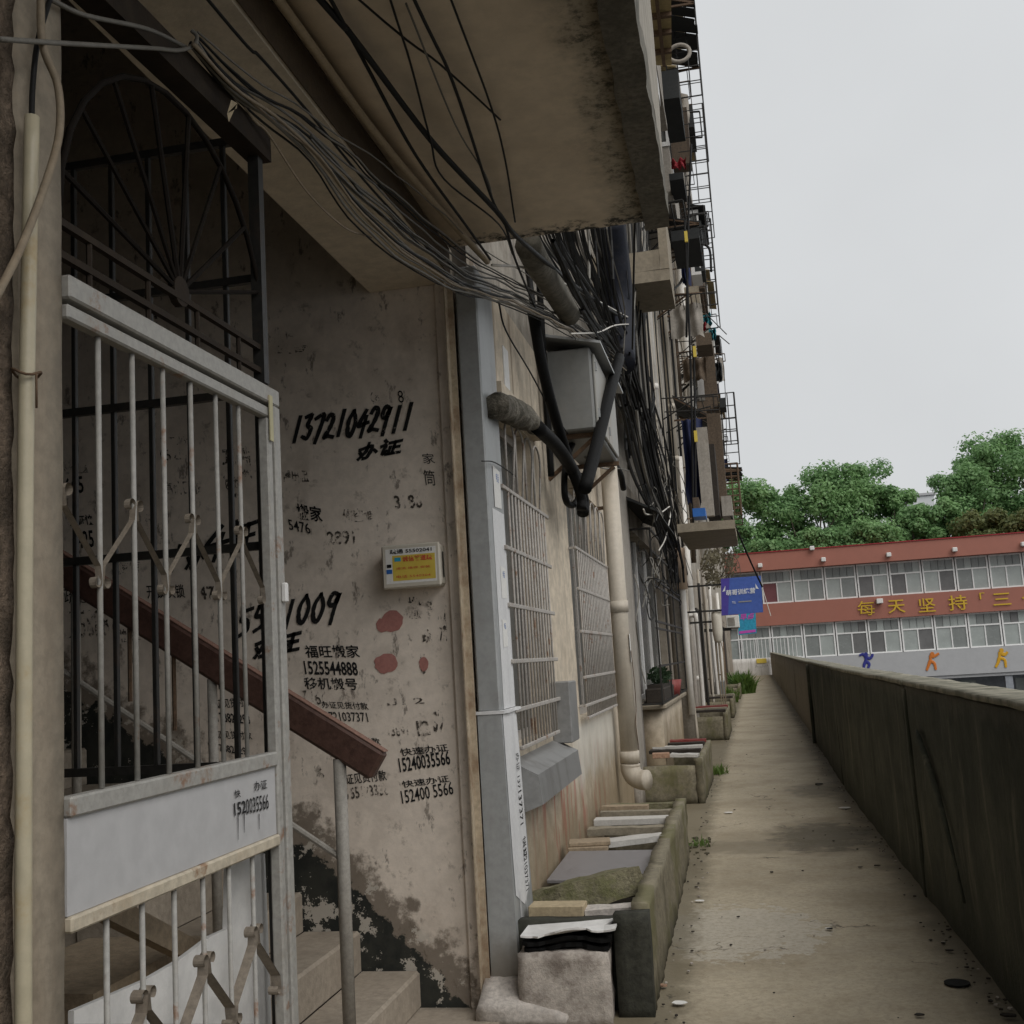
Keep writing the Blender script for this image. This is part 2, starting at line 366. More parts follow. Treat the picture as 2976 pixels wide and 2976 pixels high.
def walk(k, c):
    x, y, z = k.xyz(); n1 = k.noise(2.0, 10, .7); n2 = k.noise(7, 9, .7)
    def blob(cx, cy, rx, ry, a, b, wob=.8):
        q = k.math('POWER', k.math('DIVIDE', k.math('SUBTRACT', x, cx), rx), 2); p = k.math('POWER', k.math('DIVIDE', k.math('SUBTRACT', y, cy), ry), 2)
        d = k.math('ADD', k.math('ADD', q, p), k.math('MULTIPLY', k.math('SUBTRACT', n2, .5), wob*2)); return k.step(d, a, b)
    c = k.mix(k.math('MULTIPLY', blob(-.12, 6.5, .46, .62, 1.0, .9, 2.0), .5), c, (.52, .49, .43))            # worn pale patch
    c = k.mix(k.math('MULTIPLY', blob(.55, 9.6, .42, .8, 1.5, .2, 1.7), .75), c, (.075, .066, .045))            # damp spot by the wall
    c = k.mix(k.math('MULTIPLY', blob(.0, 9.2, .9, .35, 1.4, .2, 1.7), .5), c, (.12, .10, .065))
    c = k.mix(k.math('MULTIPLY', blob(.7, 12.6, .3, .6, 1.5, .2, 1.7), .6), c, (.09, .078, .055))
    e = k.math('ADD', k.math('SUBTRACT', x, k.math('MULTIPLY', k.math('MAXIMUM', k.math('SUBTRACT', y, 12), 0), .0147)), k.math('MULTIPLY', n1, .35))
    c = k.mix(k.step(e, .92, 1.16, 0, .75), c, (.055, .052, .036))                                             # moss along the wall
    e2 = k.math('ADD', k.math('SUBTRACT', x, k.math('MULTIPLY', k.math('MAXIMUM', k.math('SUBTRACT', y, 12), 0), .0147)), k.math('MULTIPLY', n2, -.3))
    c = k.mix(k.step(e2, -.42, -.6, 0, .7), c, (.10, .085, .05))
    v = k.n('ShaderNodeTexVoronoi'); v.feature = 'DISTANCE_TO_EDGE'; v.inputs['Scale'].default_value = .45
    ds = k.n('ShaderNodeVectorMath'); ds.operation = 'ADD'; k.l(k.pos(), ds.inputs[0])
    cn = k.n('ShaderNodeTexNoise'); cn.inputs['Scale'].default_value = 2.5; cn.inputs['Detail'].default_value = 6; k.l(k.pos(), cn.inputs['Vector'])
    k.l(cn.outputs['Color'], ds.inputs[1]); k.l(ds.outputs[0], v.inputs['Vector'])
    cr = k.math('MULTIPLY', k.step(v.outputs['Distance'], .006, .002), k.step(n1, .5, .56))
    c = k.mix(k.math('MULTIPLY', cr, .8), c, (.05, .042, .03))
    c = k.mix(k.step(k.noise(28, 8, .75), .40, .66, 0, .4), c, (.20, .165, .115))
    return k.mix(k.step(k.noise(75, 3, .6), .64, .70, 0, .6), c, (.11, .09, .07))
M['walk'] = surf('walkway_concrete', (.485, .42, .31), var=.14, dirt=(.255, .21, .14), amt=.75, lo=.40, hi=.64, dscale=.8, bscale=55, bump=.5, dist=.006, rough=.72, extra=walk)
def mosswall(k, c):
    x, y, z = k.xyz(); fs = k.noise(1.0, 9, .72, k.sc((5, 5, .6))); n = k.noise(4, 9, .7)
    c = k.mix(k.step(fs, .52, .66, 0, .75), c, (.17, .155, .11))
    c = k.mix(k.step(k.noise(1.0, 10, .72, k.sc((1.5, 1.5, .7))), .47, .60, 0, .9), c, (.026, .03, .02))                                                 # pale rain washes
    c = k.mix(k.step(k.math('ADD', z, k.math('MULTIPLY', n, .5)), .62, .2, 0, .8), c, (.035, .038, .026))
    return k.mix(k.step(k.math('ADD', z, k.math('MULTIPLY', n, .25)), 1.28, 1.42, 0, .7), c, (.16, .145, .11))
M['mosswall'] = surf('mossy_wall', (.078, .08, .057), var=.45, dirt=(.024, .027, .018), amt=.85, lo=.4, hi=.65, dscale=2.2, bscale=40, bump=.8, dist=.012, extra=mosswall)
M['farwall'] = surf('far_wall', (.23, .20, .155), var=.3, dirt=(.08, .07, .05), amt=.7, dscale=2, streak=.6)
M['coping'] = surf('coping_concrete', (.30, .28, .22), var=.35, dirt=(.07, .075, .05), amt=.8, lo=.42, hi=.62, dscale=6, bump=.4, bscale=70, dist=.006)
def trough(k, c):
    x, y, z = k.xyz(); n = k.noise(5, 6, .65)
    c = k.mix(k.step(k.noise(3, 5, .6), .46, .62, 0, .65), c, (.12, .115, .045))
    return k.mix(k.step(k.math('ADD', z, k.math('MULTIPLY', n, .25)), .26, .1, 0, .8), c, (.045, .04, .025))
M['trough'] = surf('trough_concrete', (.21, .185, .13), var=.35, dirt=(.07, .062, .035), amt=.6, dscale=4, streak=.6, bump=.4, bscale=70, dist=.006, extra=trough)
M['troughpale'] = surf('trough_pale_render', (.52, .47, .42), var=.25, dirt=(.15, .12, .10), amt=.75, lo=.45, hi=.62, dscale=7, bump=.5, bscale=90, dist=.008)
M['troughdark'] = surf('trough_dark_end', (.045, .045, .035), var=.4, dirt=(.015, .017, .012), amt=.7, dscale=5, bump=.6)
M['mortar'] = surf('mortar_lump', (.50, .46, .42), var=.3, dirt=(.2, .16, .13), amt=.7, dscale=8, bump=.4, bscale=60, dist=.006)
def dripwhite(k, c):
    x, y, z = k.xyz()
    return k.mix(k.step(k.math('ADD', z, k.math('MULTIPLY', k.noise(5, 5), .3)), .55, .25, 0, .7), c, (.16, .13, .09))
M['sheet'] = surf('galvanised_sheet', (.36, .37, .37), rough=.5, var=.12, dirt=(.16, .15, .14), amt=.6, dscale=4, streak=.3, bump=.08, bscale=8, metal=.15, spec=.5, extra=dripwhite)
M['sheetdark'] = surf('grey_ledge_sheet', (.24, .24, .235), rough=.5, var=.15, dirt=(.12, .11, .10), amt=.6, dscale=4, streak=.4, bump=.1, bscale=8, metal=.1, spec=.4)
M['sheetwhite'] = surf('white_paint_on_sheet', (.68, .68, .68), rough=.6, var=.1, dirt=(.4, .4, .42), amt=.5, dscale=9, streak=.2, bump=.1, bscale=15)
def rusty(k, c):
    r = k.math('MULTIPLY', k.step(k.noise(7, 6, .7), .56, .64), k.step(k.noise(30, 4, .6), .35, .6))
    return k.mix(k.math('MULTIPLY', r, .75), c, (.20, .085, .03))
M['gatestain'] = surf('rust_washed_paint', (.50, .44, .34), rough=.55, var=.2, dirt=(.30, .19, .09), amt=.6, dscale=5, bump=.2, extra=rusty)
M['grooveshade'] = surf('brown_groove_shade', (.10, .072, .045), var=.25, dirt=(.05, .036, .022), amt=.5, dscale=5)  # dark brown that puts a groove's shade on the lintel face
M['conduittan'] = surf('tan_conduit', (.46, .37, .25), rough=.5, var=.15, dirt=(.24, .17, .10), amt=.5, dscale=9, bump=0)
M['shaftshade'] = surf('shade_dark_plaster', (.07, .06, .05), var=.2, dirt=(.03, .026, .02), amt=.6, dscale=2)  # plaster colour darkened to carry the shade of the unlit stair shaft
M['gatewhite'] = surf('white_gate_paint', (.325, .315, .29), rough=.55, var=.18, dirt=(.20, .165, .12), amt=.6, dscale=9, bump=.15, bscale=40, spec=.45, extra=rusty)
M['gatepanel'] = surf('white_gate_panel', (.45, .445, .445), rough=.45, var=.06, dirt=(.30, .27, .23), amt=.6, lo=.5, dscale=3, bump=.1, bscale=12, spec=.45)
M['iron'] = surf('black_iron', (.018, .017, .015), rough=.55, var=.3, dirt=(.07, .035, .018), amt=.5, dscale=9, bump=.2, spec=.4)
M['rustiron'] = surf('rusty_iron', (.12, .075, .045), rough=.75, var=.4, dirt=(.05, .03, .018), amt=.6, dscale=9, bump=.4)
M['rustangle'] = surf('rusted_door_frame', (.47, .39, .285), rough=.7, var=.25, dirt=(.17, .09, .045), amt=.65, lo=.46, hi=.62, dscale=6, streak=.5, bump=.4)
M['wood'] = surf('red_brown_rail', (.085, .045, .034), rough=.55, var=.3, dirt=(.05, .025, .018), amt=.6, dscale=6, bump=.4, bscale=30, spec=.4)
M['woodtop'] = surf('worn_rail_top', (.26, .15, .115), rough=.6, var=.3, dirt=(.13, .085, .065), amt=.6, dscale=12, bump=.3)
M['pole'] = surf('grey_rail_pipe', (.33, .31, .275), rough=.55, var=.2, dirt=(.14, .11, .08), amt=.6, dscale=8, spec=.4)
M['step'] = surf('stair_concrete', (.36, .31, .25), var=.2, dirt=(.15, .12, .09), amt=.6, dscale=4, bump=.4)
M['pvccream'] = surf('yellowed_pvc', (.45, .40, .285), rough=.45, var=.1, dirt=(.33, .22, .08), amt=.7, lo=.5, hi=.66, dscale=3.5, bump=.1, spec=.45)
M['pvcgrey'] = surf('beige_pvc', (.48, .43, .355), rough=.55, var=.1, dirt=(.24, .19, .135), amt=.6, dscale=3, streak=.4, bump=.1, spec=.4)
M['pvcwhite'] = surf('white_pvc', (.70, .67, .62), rough=.45, var=.08, dirt=(.35, .30, .24), amt=.5, dscale=2, bump=.1, spec=.4)
M['cable'] = surf('black_cable', (.013, .013, .013), rough=.6, var=.3, dirt=(.05, .045, .036), amt=.35, dscale=9, bump=0, spec=.2)
M['wiregrey'] = surf('grey_wire', (.17, .16, .14), rough=.55, var=.2, dirt=(.15, .13, .1), amt=.5, dscale=9, bump=0)
M['wiretan'] = surf('tan_wire', (.25, .20, .14), rough=.6, var=.2, dirt=(.16, .11, .07), amt=.6, dscale=9, bump=0)
M['wirewhite'] = surf('white_wire', (.60, .57, .52), rough=.5, var=.15, dirt=(.3, .27, .22), amt=.5, dscale=9, bump=0)
M['hose'] = surf('black_hose', (.008, .008, .008), rough=.62, var=.2, dirt=(.02, .018, .015), amt=.5, dscale=6, bump=.2, spec=.1)
M['lump'] = surf('cement_lagging', (.26, .235, .19), var=.5, dirt=(.05, .045, .03), amt=.8, lo=.4, hi=.6, dscale=14, bump=1, bscale=60, dist=.02)
M['cabinet'] = surf('grey_cabinet', (.185, .188, .18), rough=.5, var=.08, dirt=(.22, .20, .17), amt=.5, dscale=3, streak=.25, bump=.05, spec=.4)
M['cabinetlight'] = surf('pale_cabinet_door', (.30, .295, .27), rough=.5, var=.08, dirt=(.30, .2, .12), amt=.55, dscale=3, streak=.5, bump=.05, spec=.4)
M['grille'] = surf('grille_paint', (.40, .375, .345), rough=.6, var=.2, dirt=(.20, .14, .10), amt=.5, dscale=8, bump=.2, extra=rusty)
def glassm(name, tint=(.05, .055, .055), r=.15):
    k = NB(name); return k.done(k.mix(k.noise(1.5, 3), tint, tuple(c*1.8 for c in tint)), k.step(k.noise(3, 3), .3, .7, r*.6, r*1.6), 0, .5 if r < .28 else .12)
M['glass'] = glassm('dusty_window_glass', (.075, .075, .07), .3)
M['schoolglass'] = glassm('school_window_glass', (.23, .25, .24), .2)
M['schoolglassmid'] = glassm('school_mid_glass', (.14, .15, .145), .2)  # mid-grey tint given to random panes
M['schoolglassdark'] = glassm('school_open_window', (.11, .11, .11), .3)
M['schoolglassteal'] = glassm('school_teal_window', (.08, .17, .16), .25)
M['schoolglassred'] = glassm('school_curtained_window', (.13, .055, .06), .4)
M['paintblack'] = surf('black_paint', (.012, .012, .012), rough=.7, var=.2, amt=0, bump=0, alpha=(38, .24, .40))
M['stencil'] = surf('stencil_paint', (.014, .014, .015), rough=.8, var=.2, amt=0, bump=0, alpha=(41, .22, .33))
M['stencilfade'] = surf('faded_stencil', (.07, .06, .05), rough=.8, var=.2, amt=0, bump=0, alpha=(26, .46, .58))
M['pinkpaint'] = surf('pink_paint_daub', (.42, .19, .165), rough=.6, var=.12, dirt=(.45, .25, .22), amt=.4, dscale=9, bump=.3)
M['white'] = surf('dirty_white', (.70, .69, .67), rough=.6, var=.1, dirt=(.40, .37, .32), amt=.5, dscale=4, bump=.15)
M['boardwhite'] = surf('weathered_white_board', (.50, .485, .455), rough=.65, var=.12, dirt=(.25, .21, .16), amt=.6, dscale=7, bump=.3)
M['paper'] = surf('paper', (.74, .73, .70), rough=.8, var=.08, dirt=(.5, .47, .42), amt=.4, dscale=12, bump=0)
M['plywood'] = surf('old_board', (.33, .26, .18), rough=.75, var=.25, dirt=(.16, .115, .07), amt=.6, dscale=7, bump=.4)
M['plankgrey'] = surf('weathered_plank', (.25, .22, .165), rough=.75, var=.25, dirt=(.15, .125, .08), amt=.6, dscale=6, bump=.4)
M['slate'] = surf('grey_slab', (.22, .21, .215), rough=.4, var=.15, dirt=(.36, .35, .34), amt=.4, lo=.55, dscale=5, bump=.15, spec=.5)
M['stone'] = surf('mossy_stone', (.20, .18, .115), var=.4, dirt=(.10, .105, .035), amt=.7, lo=.42, hi=.6, dscale=9, bump=.8, dist=.012)
M['ray'] = surf('blackened_bar', (.012, .009, .007), rough=.8, var=.2, amt=.2, bump=0, spec=.1)
M['soil'] = surf('trough_soil', (.02, .016, .011), var=.4, amt=.3, dscale=9, bump=.6)
M['gatestrip'] = surf('shaded_grimy_strip', (.24, .205, .165), rough=.6, var=.25, dirt=(.12, .08, .05), amt=.6, dscale=12, bump=.2)  # base darkened for the strips' shaded sides, plus rusty brown grime
M['darkbit'] = surf('dark_wood', (.035, .028, .022), var=.4, dirt=(.08, .06, .04), amt=.5, dscale=8, bump=.3)
M['brick'] = surf('old_brick', (.34, .21, .14), var=.3, dirt=(.42, .36, .28), amt=.5, dscale=8, bump=.6)
M['tan'] = surf('tan_block', (.42, .34, .22), var=.2, dirt=(.2, .15, .09), amt=.5, dscale=9, bump=.3)
M['yellow'] = surf('yellow_print', (.62, .47, .08), rough=.5, var=.06, dirt=(.5, .42, .2), amt=.3, bump=0)
M['oldtape'] = surf('old_tape', (.46, .42, .26), rough=.6, var=.1, amt=.2, bump=0)
M['redprint'] = surf('red_print', (.55, .07, .05), rough=.5, var=.1, amt=0, bump=0)
M['blueprint'] = surf('blue_print', (.03, .13, .42), rough=.5, var=.1, amt=0, bump=0)
M['cream'] = surf('cream_box', (.56, .52, .44), rough=.5, var=.06, dirt=(.38, .34, .27), amt=.5, dscale=8, bump=.05, spec=.4)
M['concretebox'] = surf('air_con_ledge', (.28, .24, .18), var=.2, dirt=(.11, .085, .06), amt=.7, dscale=3, streak=.3)
M['awning'] = surf('yellowed_awning', (.36, .28, .14), var=.2, dirt=(.12, .09, .05), amt=.6, dscale=3)
M['darkawning'] = surf('dark_awning', (.028, .03, .03), var=.3, dirt=(.06, .055, .05), amt=.5, dscale=4)
M['trunk'] = surf('bound_cable', (.014, .016, .024), rough=.6, var=.3, amt=.3, dscale=5, bump=.4, spec=.2)
M['navy'] = surf('navy_cloth', (.02, .027, .075), var=.25, dirt=(.02, .025, .06), amt=.5, dscale=4, bump=.2)
M['teal'] = surf('teal_cloth', (.03, .17, .20), var=.25, dirt=(.03, .09, .1), amt=.4, dscale=5)
M['redcloth'] = surf('red_cloth', (.30, .03, .04), var=.25, amt=.3, dscale=6)
M['redplastic'] = surf('red_basin', (.22, .05, .045), rough=.5, var=.2, dirt=(.08, .04, .035), amt=.5, dscale=5)
M['brownbit'] = surf('brown_cladding', (.11, .08, .055), var=.4, dirt=(.035, .026, .02), amt=.6, dscale=5, streak=.5)
M['pillar'] = surf('grey_render_column', (.33, .30, .26), var=.2, dirt=(.12, .10, .08), amt=.6, dscale=4, streak=.5)
M['sleeve'] = surf('tan_pipe_lagging', (.50, .38, .28), var=.12, dirt=(.3, .2, .13), amt=.4, dscale=8)
M['signblue'] = surf('blue_sign', (.06, .12, .42), rough=.4, var=.12, dirt=(.10, .10, .40), amt=.4, dscale=3, bump=0, spec=.4)
M['signpurple'] = surf('purple_sign_side', (.08, .06, .33), rough=.4, var=.1, amt=.2, bump=0)
M['signwhite'] = surf('white_sign_print', (.72, .74, .78), rough=.5, var=.05, amt=0, bump=0)
M['magenta'] = surf('magenta_print', (.50, .08, .42), rough=.5, var=.1, amt=0, bump=0)
M['cyan'] = surf('cyan_print', (.03, .30, .46), rough=.5, var=.3, dirt=(.1, .1, .4), amt=.6, dscale=3, bump=0)
def leafm(name, a, b):
    k = NB(name); q = k.n('ShaderNodeObjectInfo'); f = k.noise(.45, 3); g = k.noise(3.5, 2)
    c = k.mix(k.step(f, .35, .65), a, b); c = k.mix(k.step(g, .4, .7, 0, .5), c, tuple(x*1.5 for x in b))
    m = k.done(c, .55, 0, .35); k.b.inputs['Transmission Weight'].default_value = 0.0
    tr = k.n('ShaderNodeBsdfTranslucent'); k.l(c, tr.inputs[0]); ad = k.n('ShaderNodeMixShader'); ad.inputs[0].default_value = .45
    k.l(k.b.outputs[0], ad.inputs[1]); k.l(tr.outputs[0], ad.inputs[2]); k.l(ad.outputs[0], k.out.inputs['Surface']); return m
M['leaf'] = leafm('plane_tree_leaves', (.13, .25, .10), (.22, .37, .155))  # greens lightened to put distance haze into the leaf colour
M['dullleaf'] = leafm('dull_leaves', (.02, .04, .02), (.035, .06, .03))
M['leafy'] = leafm('yellow_green_leaves', (.10, .13, .045), (.16, .18, .07))
M['weed'] = leafm('weed_leaves', (.06, .13, .025), (.13, .20, .045))
M['dryvine'] = leafm('dry_vine', (.14, .12, .08), (.22, .20, .13))
M['bark'] = surf('bark', (.12, .10, .08), var=.4, amt=.4, dscale=4, bump=.8)
M['schoolred'] = surf('school_red_cladding', (.33, .135, .10), rough=.65, var=.05, dirt=(.28, .10, .07), amt=.3, dscale=.3, bump=.1)
M['schoolgrey'] = surf('school_grey_cladding', (.40, .405, .415), rough=.6, var=.05, dirt=(.34, .34, .34), amt=.4, dscale=.4, bump=.05)
M['schooldark'] = surf('school_lower_wall', (.30, .32, .35), var=.2, dirt=(.1, .1, .11), amt=.5, dscale=.5)
M['schoolframe'] = surf('school_window_frame', (.76, .76, .75), rough=.5, var=.05, dirt=(.5, .5, .48), amt=.3, dscale=1, bump=0)
M['schoolinner'] = surf('school_mullion_gap', (.05, .05, .05), amt=.2, bump=0)
M['gold'] = surf('gold_letters', (.56, .36, .02), rough=.4, var=.08, amt=0, bump=0, spec=.5)
M['figblue'] = surf('blue_cutout', (.03, .035, .22), rough=.5, var=.1, amt=0, bump=0)
M['figorange'] = surf('orange_cutout', (.56, .17, .03), rough=.5, var=.1, amt=0, bump=0)
M['figyellow'] = surf('yellow_cutout', (.60, .33, .02), rough=.5, var=.1, amt=0, bump=0)
M['court'] = surf('court_asphalt', (.10, .10, .10), var=.2, amt=.4, dscale=.5)
M['endwall'] = surf('white_end_wall', (.62, .60, .57), var=.1, dirt=(.25, .22, .18), amt=.6, dscale=3, streak=.4)
M['hole'] = surf('drain_inside', (.008, .008, .007), amt=0, bump=0)
M['distant'] = surf('distant_block', (.55, .57, .58), var=.05, amt=.2, dscale=.2, bump=0)
M['acwhite'] = surf('air_con_white', (.66, .65, .61), rough=.5, var=.06, dirt=(.4, .36, .3), amt=.5, dscale=4, bump=.05)

# ------------------------------------------------------------------ the setting
XF = -1.15                                # street face of the apartment block
YW = 5.10                                 # stairwell wall carrying the writing
mb = MB(); mb.add([(-300, -80, -3.2), (400, -80, -3.2), (400, 600, -3.2), (-300, 600, -3.2)], [(0, 1, 2, 3)])
struct('ground', mb, M['court'], bend=False)
mb = MB(); nx, ny = 14, 300; x0, x1, y0, y1 = -1.35, 1.04, -4.0, 66.3; vs = []; fs = []
for j in range(ny+1):
    for i in range(nx+1):
        x = x0+(x1-x0)*i/nx; y = y0+(y1-y0)*j/ny
        vs.append((x, y, .008*noise.noise(Vector((x*1.6, y*.9, 0)))+.004*noise.noise(Vector((x*6, y*5, 3)))))
for j in range(ny):
    for i in range(nx):
        a = j*(nx+1)+i; fs.append((a, a+1, a+nx+2, a+nx+1))
n0 = len(vs); vs += [(x0, y0, -3.2), (x1, y0, -3.2), (x1, y1, -3.2), (x0, y1, -3.2)]
mb.add(vs, fs); struct('walkway', mb, M['walk'], smooth=True)

# ------------------------------------------------------------------ boundary walls
bw = thing('boundary_wall', 'dark mossy concrete boundary wall along the near right side of the walkway', 'wall', (1.1, 7, 0))
cuts = [-4.0, 3.2, 7.35, 12.9, 18.55]
for i in range(4):
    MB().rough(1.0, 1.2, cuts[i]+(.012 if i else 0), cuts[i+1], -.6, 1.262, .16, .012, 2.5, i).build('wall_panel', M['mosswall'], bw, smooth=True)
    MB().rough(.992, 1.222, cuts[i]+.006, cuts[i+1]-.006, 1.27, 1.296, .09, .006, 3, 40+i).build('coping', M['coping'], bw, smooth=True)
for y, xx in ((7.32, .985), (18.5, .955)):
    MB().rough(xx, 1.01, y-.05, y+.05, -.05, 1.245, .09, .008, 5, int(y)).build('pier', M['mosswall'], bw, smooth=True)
p = [Vector((.985, 6.9, 1.02)), Vector((.972, 6.75, .98)), Vector((.972, 6.4, .78)), Vector((.975, 6.1, .5)), Vector((.985, 5.95, .25))]
MB().tube(smoothpts(p), .03, 8, True, [.008+.012*math.sin(math.pi*min(1, i/16)) for i in range(21)]).build('mortar_ridge', M['mosswall'], bw, smooth=True, label='raised mortar ridge running down the wall face')
MB().box(1.02, 1.18, -4, 18.5, -3.2, -.6).build('footing', M['mosswall'], bw)
fwall = thing('boundary_wall', 'lighter brown boundary wall further along the walkway, behind the dark one', 'wall', (1.2, 40, 0))
for i in range(6):
    a = 18.62+i*7.9; MB().rough(1.02, 1.2, a+.01, a+7.88, -.6, 1.24, .4, .012, 2, 20+i).build('wall_panel', M['farwall'], fwall, smooth=True)
    MB().box(1.005, 1.22, a+.02, a+7.86, 1.25, 1.29, .01).build('coping', M['coping'], fwall)
MB().box(1.04, 1.18, 18.6, 66, -3.2, -.6).build('footing', M['farwall'], fwall)
ew = thing('end_wall', 'low white wall closing the far end of the walkway, with a yellow notice', 'wall', (-.2, 66.2, 0))
MB().rough(-1.25, 1.06, 66.2, 66.4, -.3, 1.0, .25, .015, 2, 3).build('wall_panel', M['endwall'], ew, smooth=True)
q0 = at(2199, 1928, 'Y', 66.15); q1 = at(2227, 1913, 'Y', 66.15)
MB().box(q0.x, q1.x, 66.15, 66.17, q0.z, q1.z).build('yellow_notice', M['yellow'], ew, label='yellow notice pasted on the white wall')
lettering('办证刻章', Vector((q0.x-.1, 66.14, q0.z-.25)), Vector((.75, 0, 0)), Vector((0, 0, .16)), M['stencilfade'], ew)

# ------------------------------------------------------------------ apartment block: shell
AB = thing('apartment_building', 'long weathered apartment block on the left with a dark stair entrance', 'building', (-3, 30, 0))
def wall_holes(y0, y1, z0, z1, holes, X, reveal, m, name='wall', sub=3.0):
    ys = sorted(set([y0, y1] + [h[0] for h in holes] + [h[1] for h in holes]))
    yy = []
    for a, b in zip(ys, ys[1:]):
        n = max(1, int((b-a)/sub)); yy += [a+(b-a)*i/n for i in range(n)]
    yy.append(y1); zs = sorted(set([z0, z1] + [h[2] for h in holes] + [h[3] for h in holes])); mb = MB()
    for a, b in zip(yy, yy[1:]):
        for c, d in zip(zs, zs[1:]):
            ym, zm = (a+b)/2, (c+d)/2
            if any(h[0] < ym < h[1] and h[2] < zm < h[3] for h in holes): continue
            mb.add([(X, a, c), (X, b, c), (X, b, d), (X, a, d)], [(0, 1, 2, 3)])
    for (a, b, c, d) in holes:
        xr = X-reveal
        mb.add([(X, a, c), (X, b, c), (xr, b, c), (xr, a, c)], [(0, 1, 2, 3)]); mb.add([(X, a, d), (xr, a, d), (xr, b, d), (X, b, d)], [(0, 1, 2, 3)])
        mb.add([(X, a, c), (xr, a, c), (xr, a, d), (X, a, d)], [(0, 1, 2, 3)]); mb.add([(X, b, c), (X, b, d), (xr, b, d), (xr, b, c)], [(0, 1, 2, 3)])
    return mb.build(name, m, AB)
W1 = (5.50, 6.64, 1.12, 2.92); W2 = (7.98, 9.92, 1.12, 2.92); W3 = (12.6, 17.3, 1.0, 3.05)
GW = [W1, W2, W3] + [(a, a+1.7, 1.1, 2.9) for a in (20.2, 24.6, 30.2, 35.0, 41.0, 46.5, 52.5, 58.5)]
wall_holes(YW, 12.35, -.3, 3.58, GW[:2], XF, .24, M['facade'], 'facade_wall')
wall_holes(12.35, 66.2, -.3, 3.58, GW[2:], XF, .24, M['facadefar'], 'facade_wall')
UW = []
for fl in range(5):
    for k in range(10): UW.append((6.2+k*6.0, 7.9+k*6.0, 4.5+fl*2.9, 6.1+fl*2.9))
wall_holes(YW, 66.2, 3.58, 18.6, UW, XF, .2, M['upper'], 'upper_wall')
# masses behind the openings
MB().box(-7, XF-.25, YW+.24, 66.2, -.3, .02).build('floor_slab', M['step'], AB)
MB().box(-7.2, -7.0, 1.2, 66.2, -.3, 18.6).build('rear_wall', M['upper'], AB)
MB().box(-7.2, XF-.02, -4, 66.2, 18.6, 18.8).build('roof', M['darkedge'], AB)
MB().box(-7.2, XF, 66.2, 66.4, -.3, 18.6).build('end_wall', M['upper'], AB)
for z in (3.6, 6.5, 9.4, 12.3, 15.2): MB().box(-7, XF-.25, YW+.24, 66.2, z-.15, z).build('floor_slab', M['step'], AB)
MB().box(-3.6, -3.5, YW+.24, 66.2, 0, 18.6).build('inner_wall', M['lintel'], AB)

# stairwell wall with the writing
sw = MB(); nx = 24
sw.add([(-4.6, YW, -.05), (-1.312, YW, -.05), (-1.312, YW, 6.4), (-4.6, YW, 6.4)], [(0, 1, 2, 3)])
sw.add([(-4.6, YW+.24, -.05), (-1.15, YW+.24, -.05), (-1.15, YW+.24, 6.4), (-4.6, YW+.24, 6.4)], [(3, 2, 1, 0)])
SWALL = sw.build('stairwell_wall', M['stairwall'], AB, label='stairwell wall covered in stencilled and brushed phone numbers')
MB().box(-1.318, -1.252, YW-.025, YW+.2, -.05, 3.43, .006).build('door_jamb', M['stairwall'], AB, label='plastered door jamb beside the written wall')
MB().box(-4.7, -4.6, .8, YW+.2, -.05, 6.4).build('stair_back_wall', M['shaftshade'], AB)
MB().box(-4.6, XF-.24, 1.30, 1.46, -.05, 6.4).build('stair_side_wall', M['shaftshade'], AB)
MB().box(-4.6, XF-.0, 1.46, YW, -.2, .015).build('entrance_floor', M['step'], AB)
MB().box(-4.6, -1.2, 1.2, YW, 6.4, 6.55).build('stair_ceiling', M['shaftshade'], AB)
MB().box(-4.6, -2.4, 1.46, 3.2, 2.75, 2.9).build('stair_landing', M['shaftshade'], AB)
# lintel, canopy (underside of the upper balcony) and parapet
MB().box(-1.66, -1.22, -4, YW, 3.43, 3.60, .01).build('lintel_beam', M['lintel'], AB)
MB().box(-1.219, -1.214, -4, YW-.08, 3.432, 3.577).build('groove_shade_strip', M['grooveshade'], AB, label='dark brown strip on the lintel standing in for a shaded groove')
MB().box(-1.66, -1.5, 1.2, YW, 3.602, 6.4).build('upper_stair_wall', M['shaftshade'], AB)
mb = MB(); nx, ny = 12, 60
for j in range(ny):
    pass
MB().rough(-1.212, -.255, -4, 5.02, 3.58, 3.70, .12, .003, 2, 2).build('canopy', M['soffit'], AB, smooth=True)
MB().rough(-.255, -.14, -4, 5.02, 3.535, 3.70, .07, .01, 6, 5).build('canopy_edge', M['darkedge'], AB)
MB().rough(-.25, -.145, -4, 5.0, 3.703, 4.75, .2, .006, 3, 6).build('balcony_parapet', M['parapet'], AB)
for fl in range(4):  # unseen balconies over the canopy, added to block light
    z = 6.5+fl*2.9
    MB().box(-1.2, -.15, -4, 5.0, z-.12, z).build('unseen_balcony_slab', M['parapet'], AB)
    MB().box(-.25, -.15, -4, 5.0, z+.002, z+1.05).build('balcony_parapet', M['parapet'], AB)
MB().box(-1.4, -1.2, -4, YW, 3.702, 18.6).build('upper_wall', M['upper'], AB)  # unseen wall mass over the entrance, added to block light
# near jamb of the doorway
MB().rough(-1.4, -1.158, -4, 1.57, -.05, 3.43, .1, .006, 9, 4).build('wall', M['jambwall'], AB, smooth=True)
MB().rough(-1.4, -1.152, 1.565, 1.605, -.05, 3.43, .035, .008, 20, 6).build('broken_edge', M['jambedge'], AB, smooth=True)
MB().rough(-1.4, -1.145, 1.605, 1.732, -.05, 3.43, .06, .003, 6, 8).build('door_jamb', M['jamb'], AB, smooth=True, label='smooth plaster jamb at the near side of the entrance')
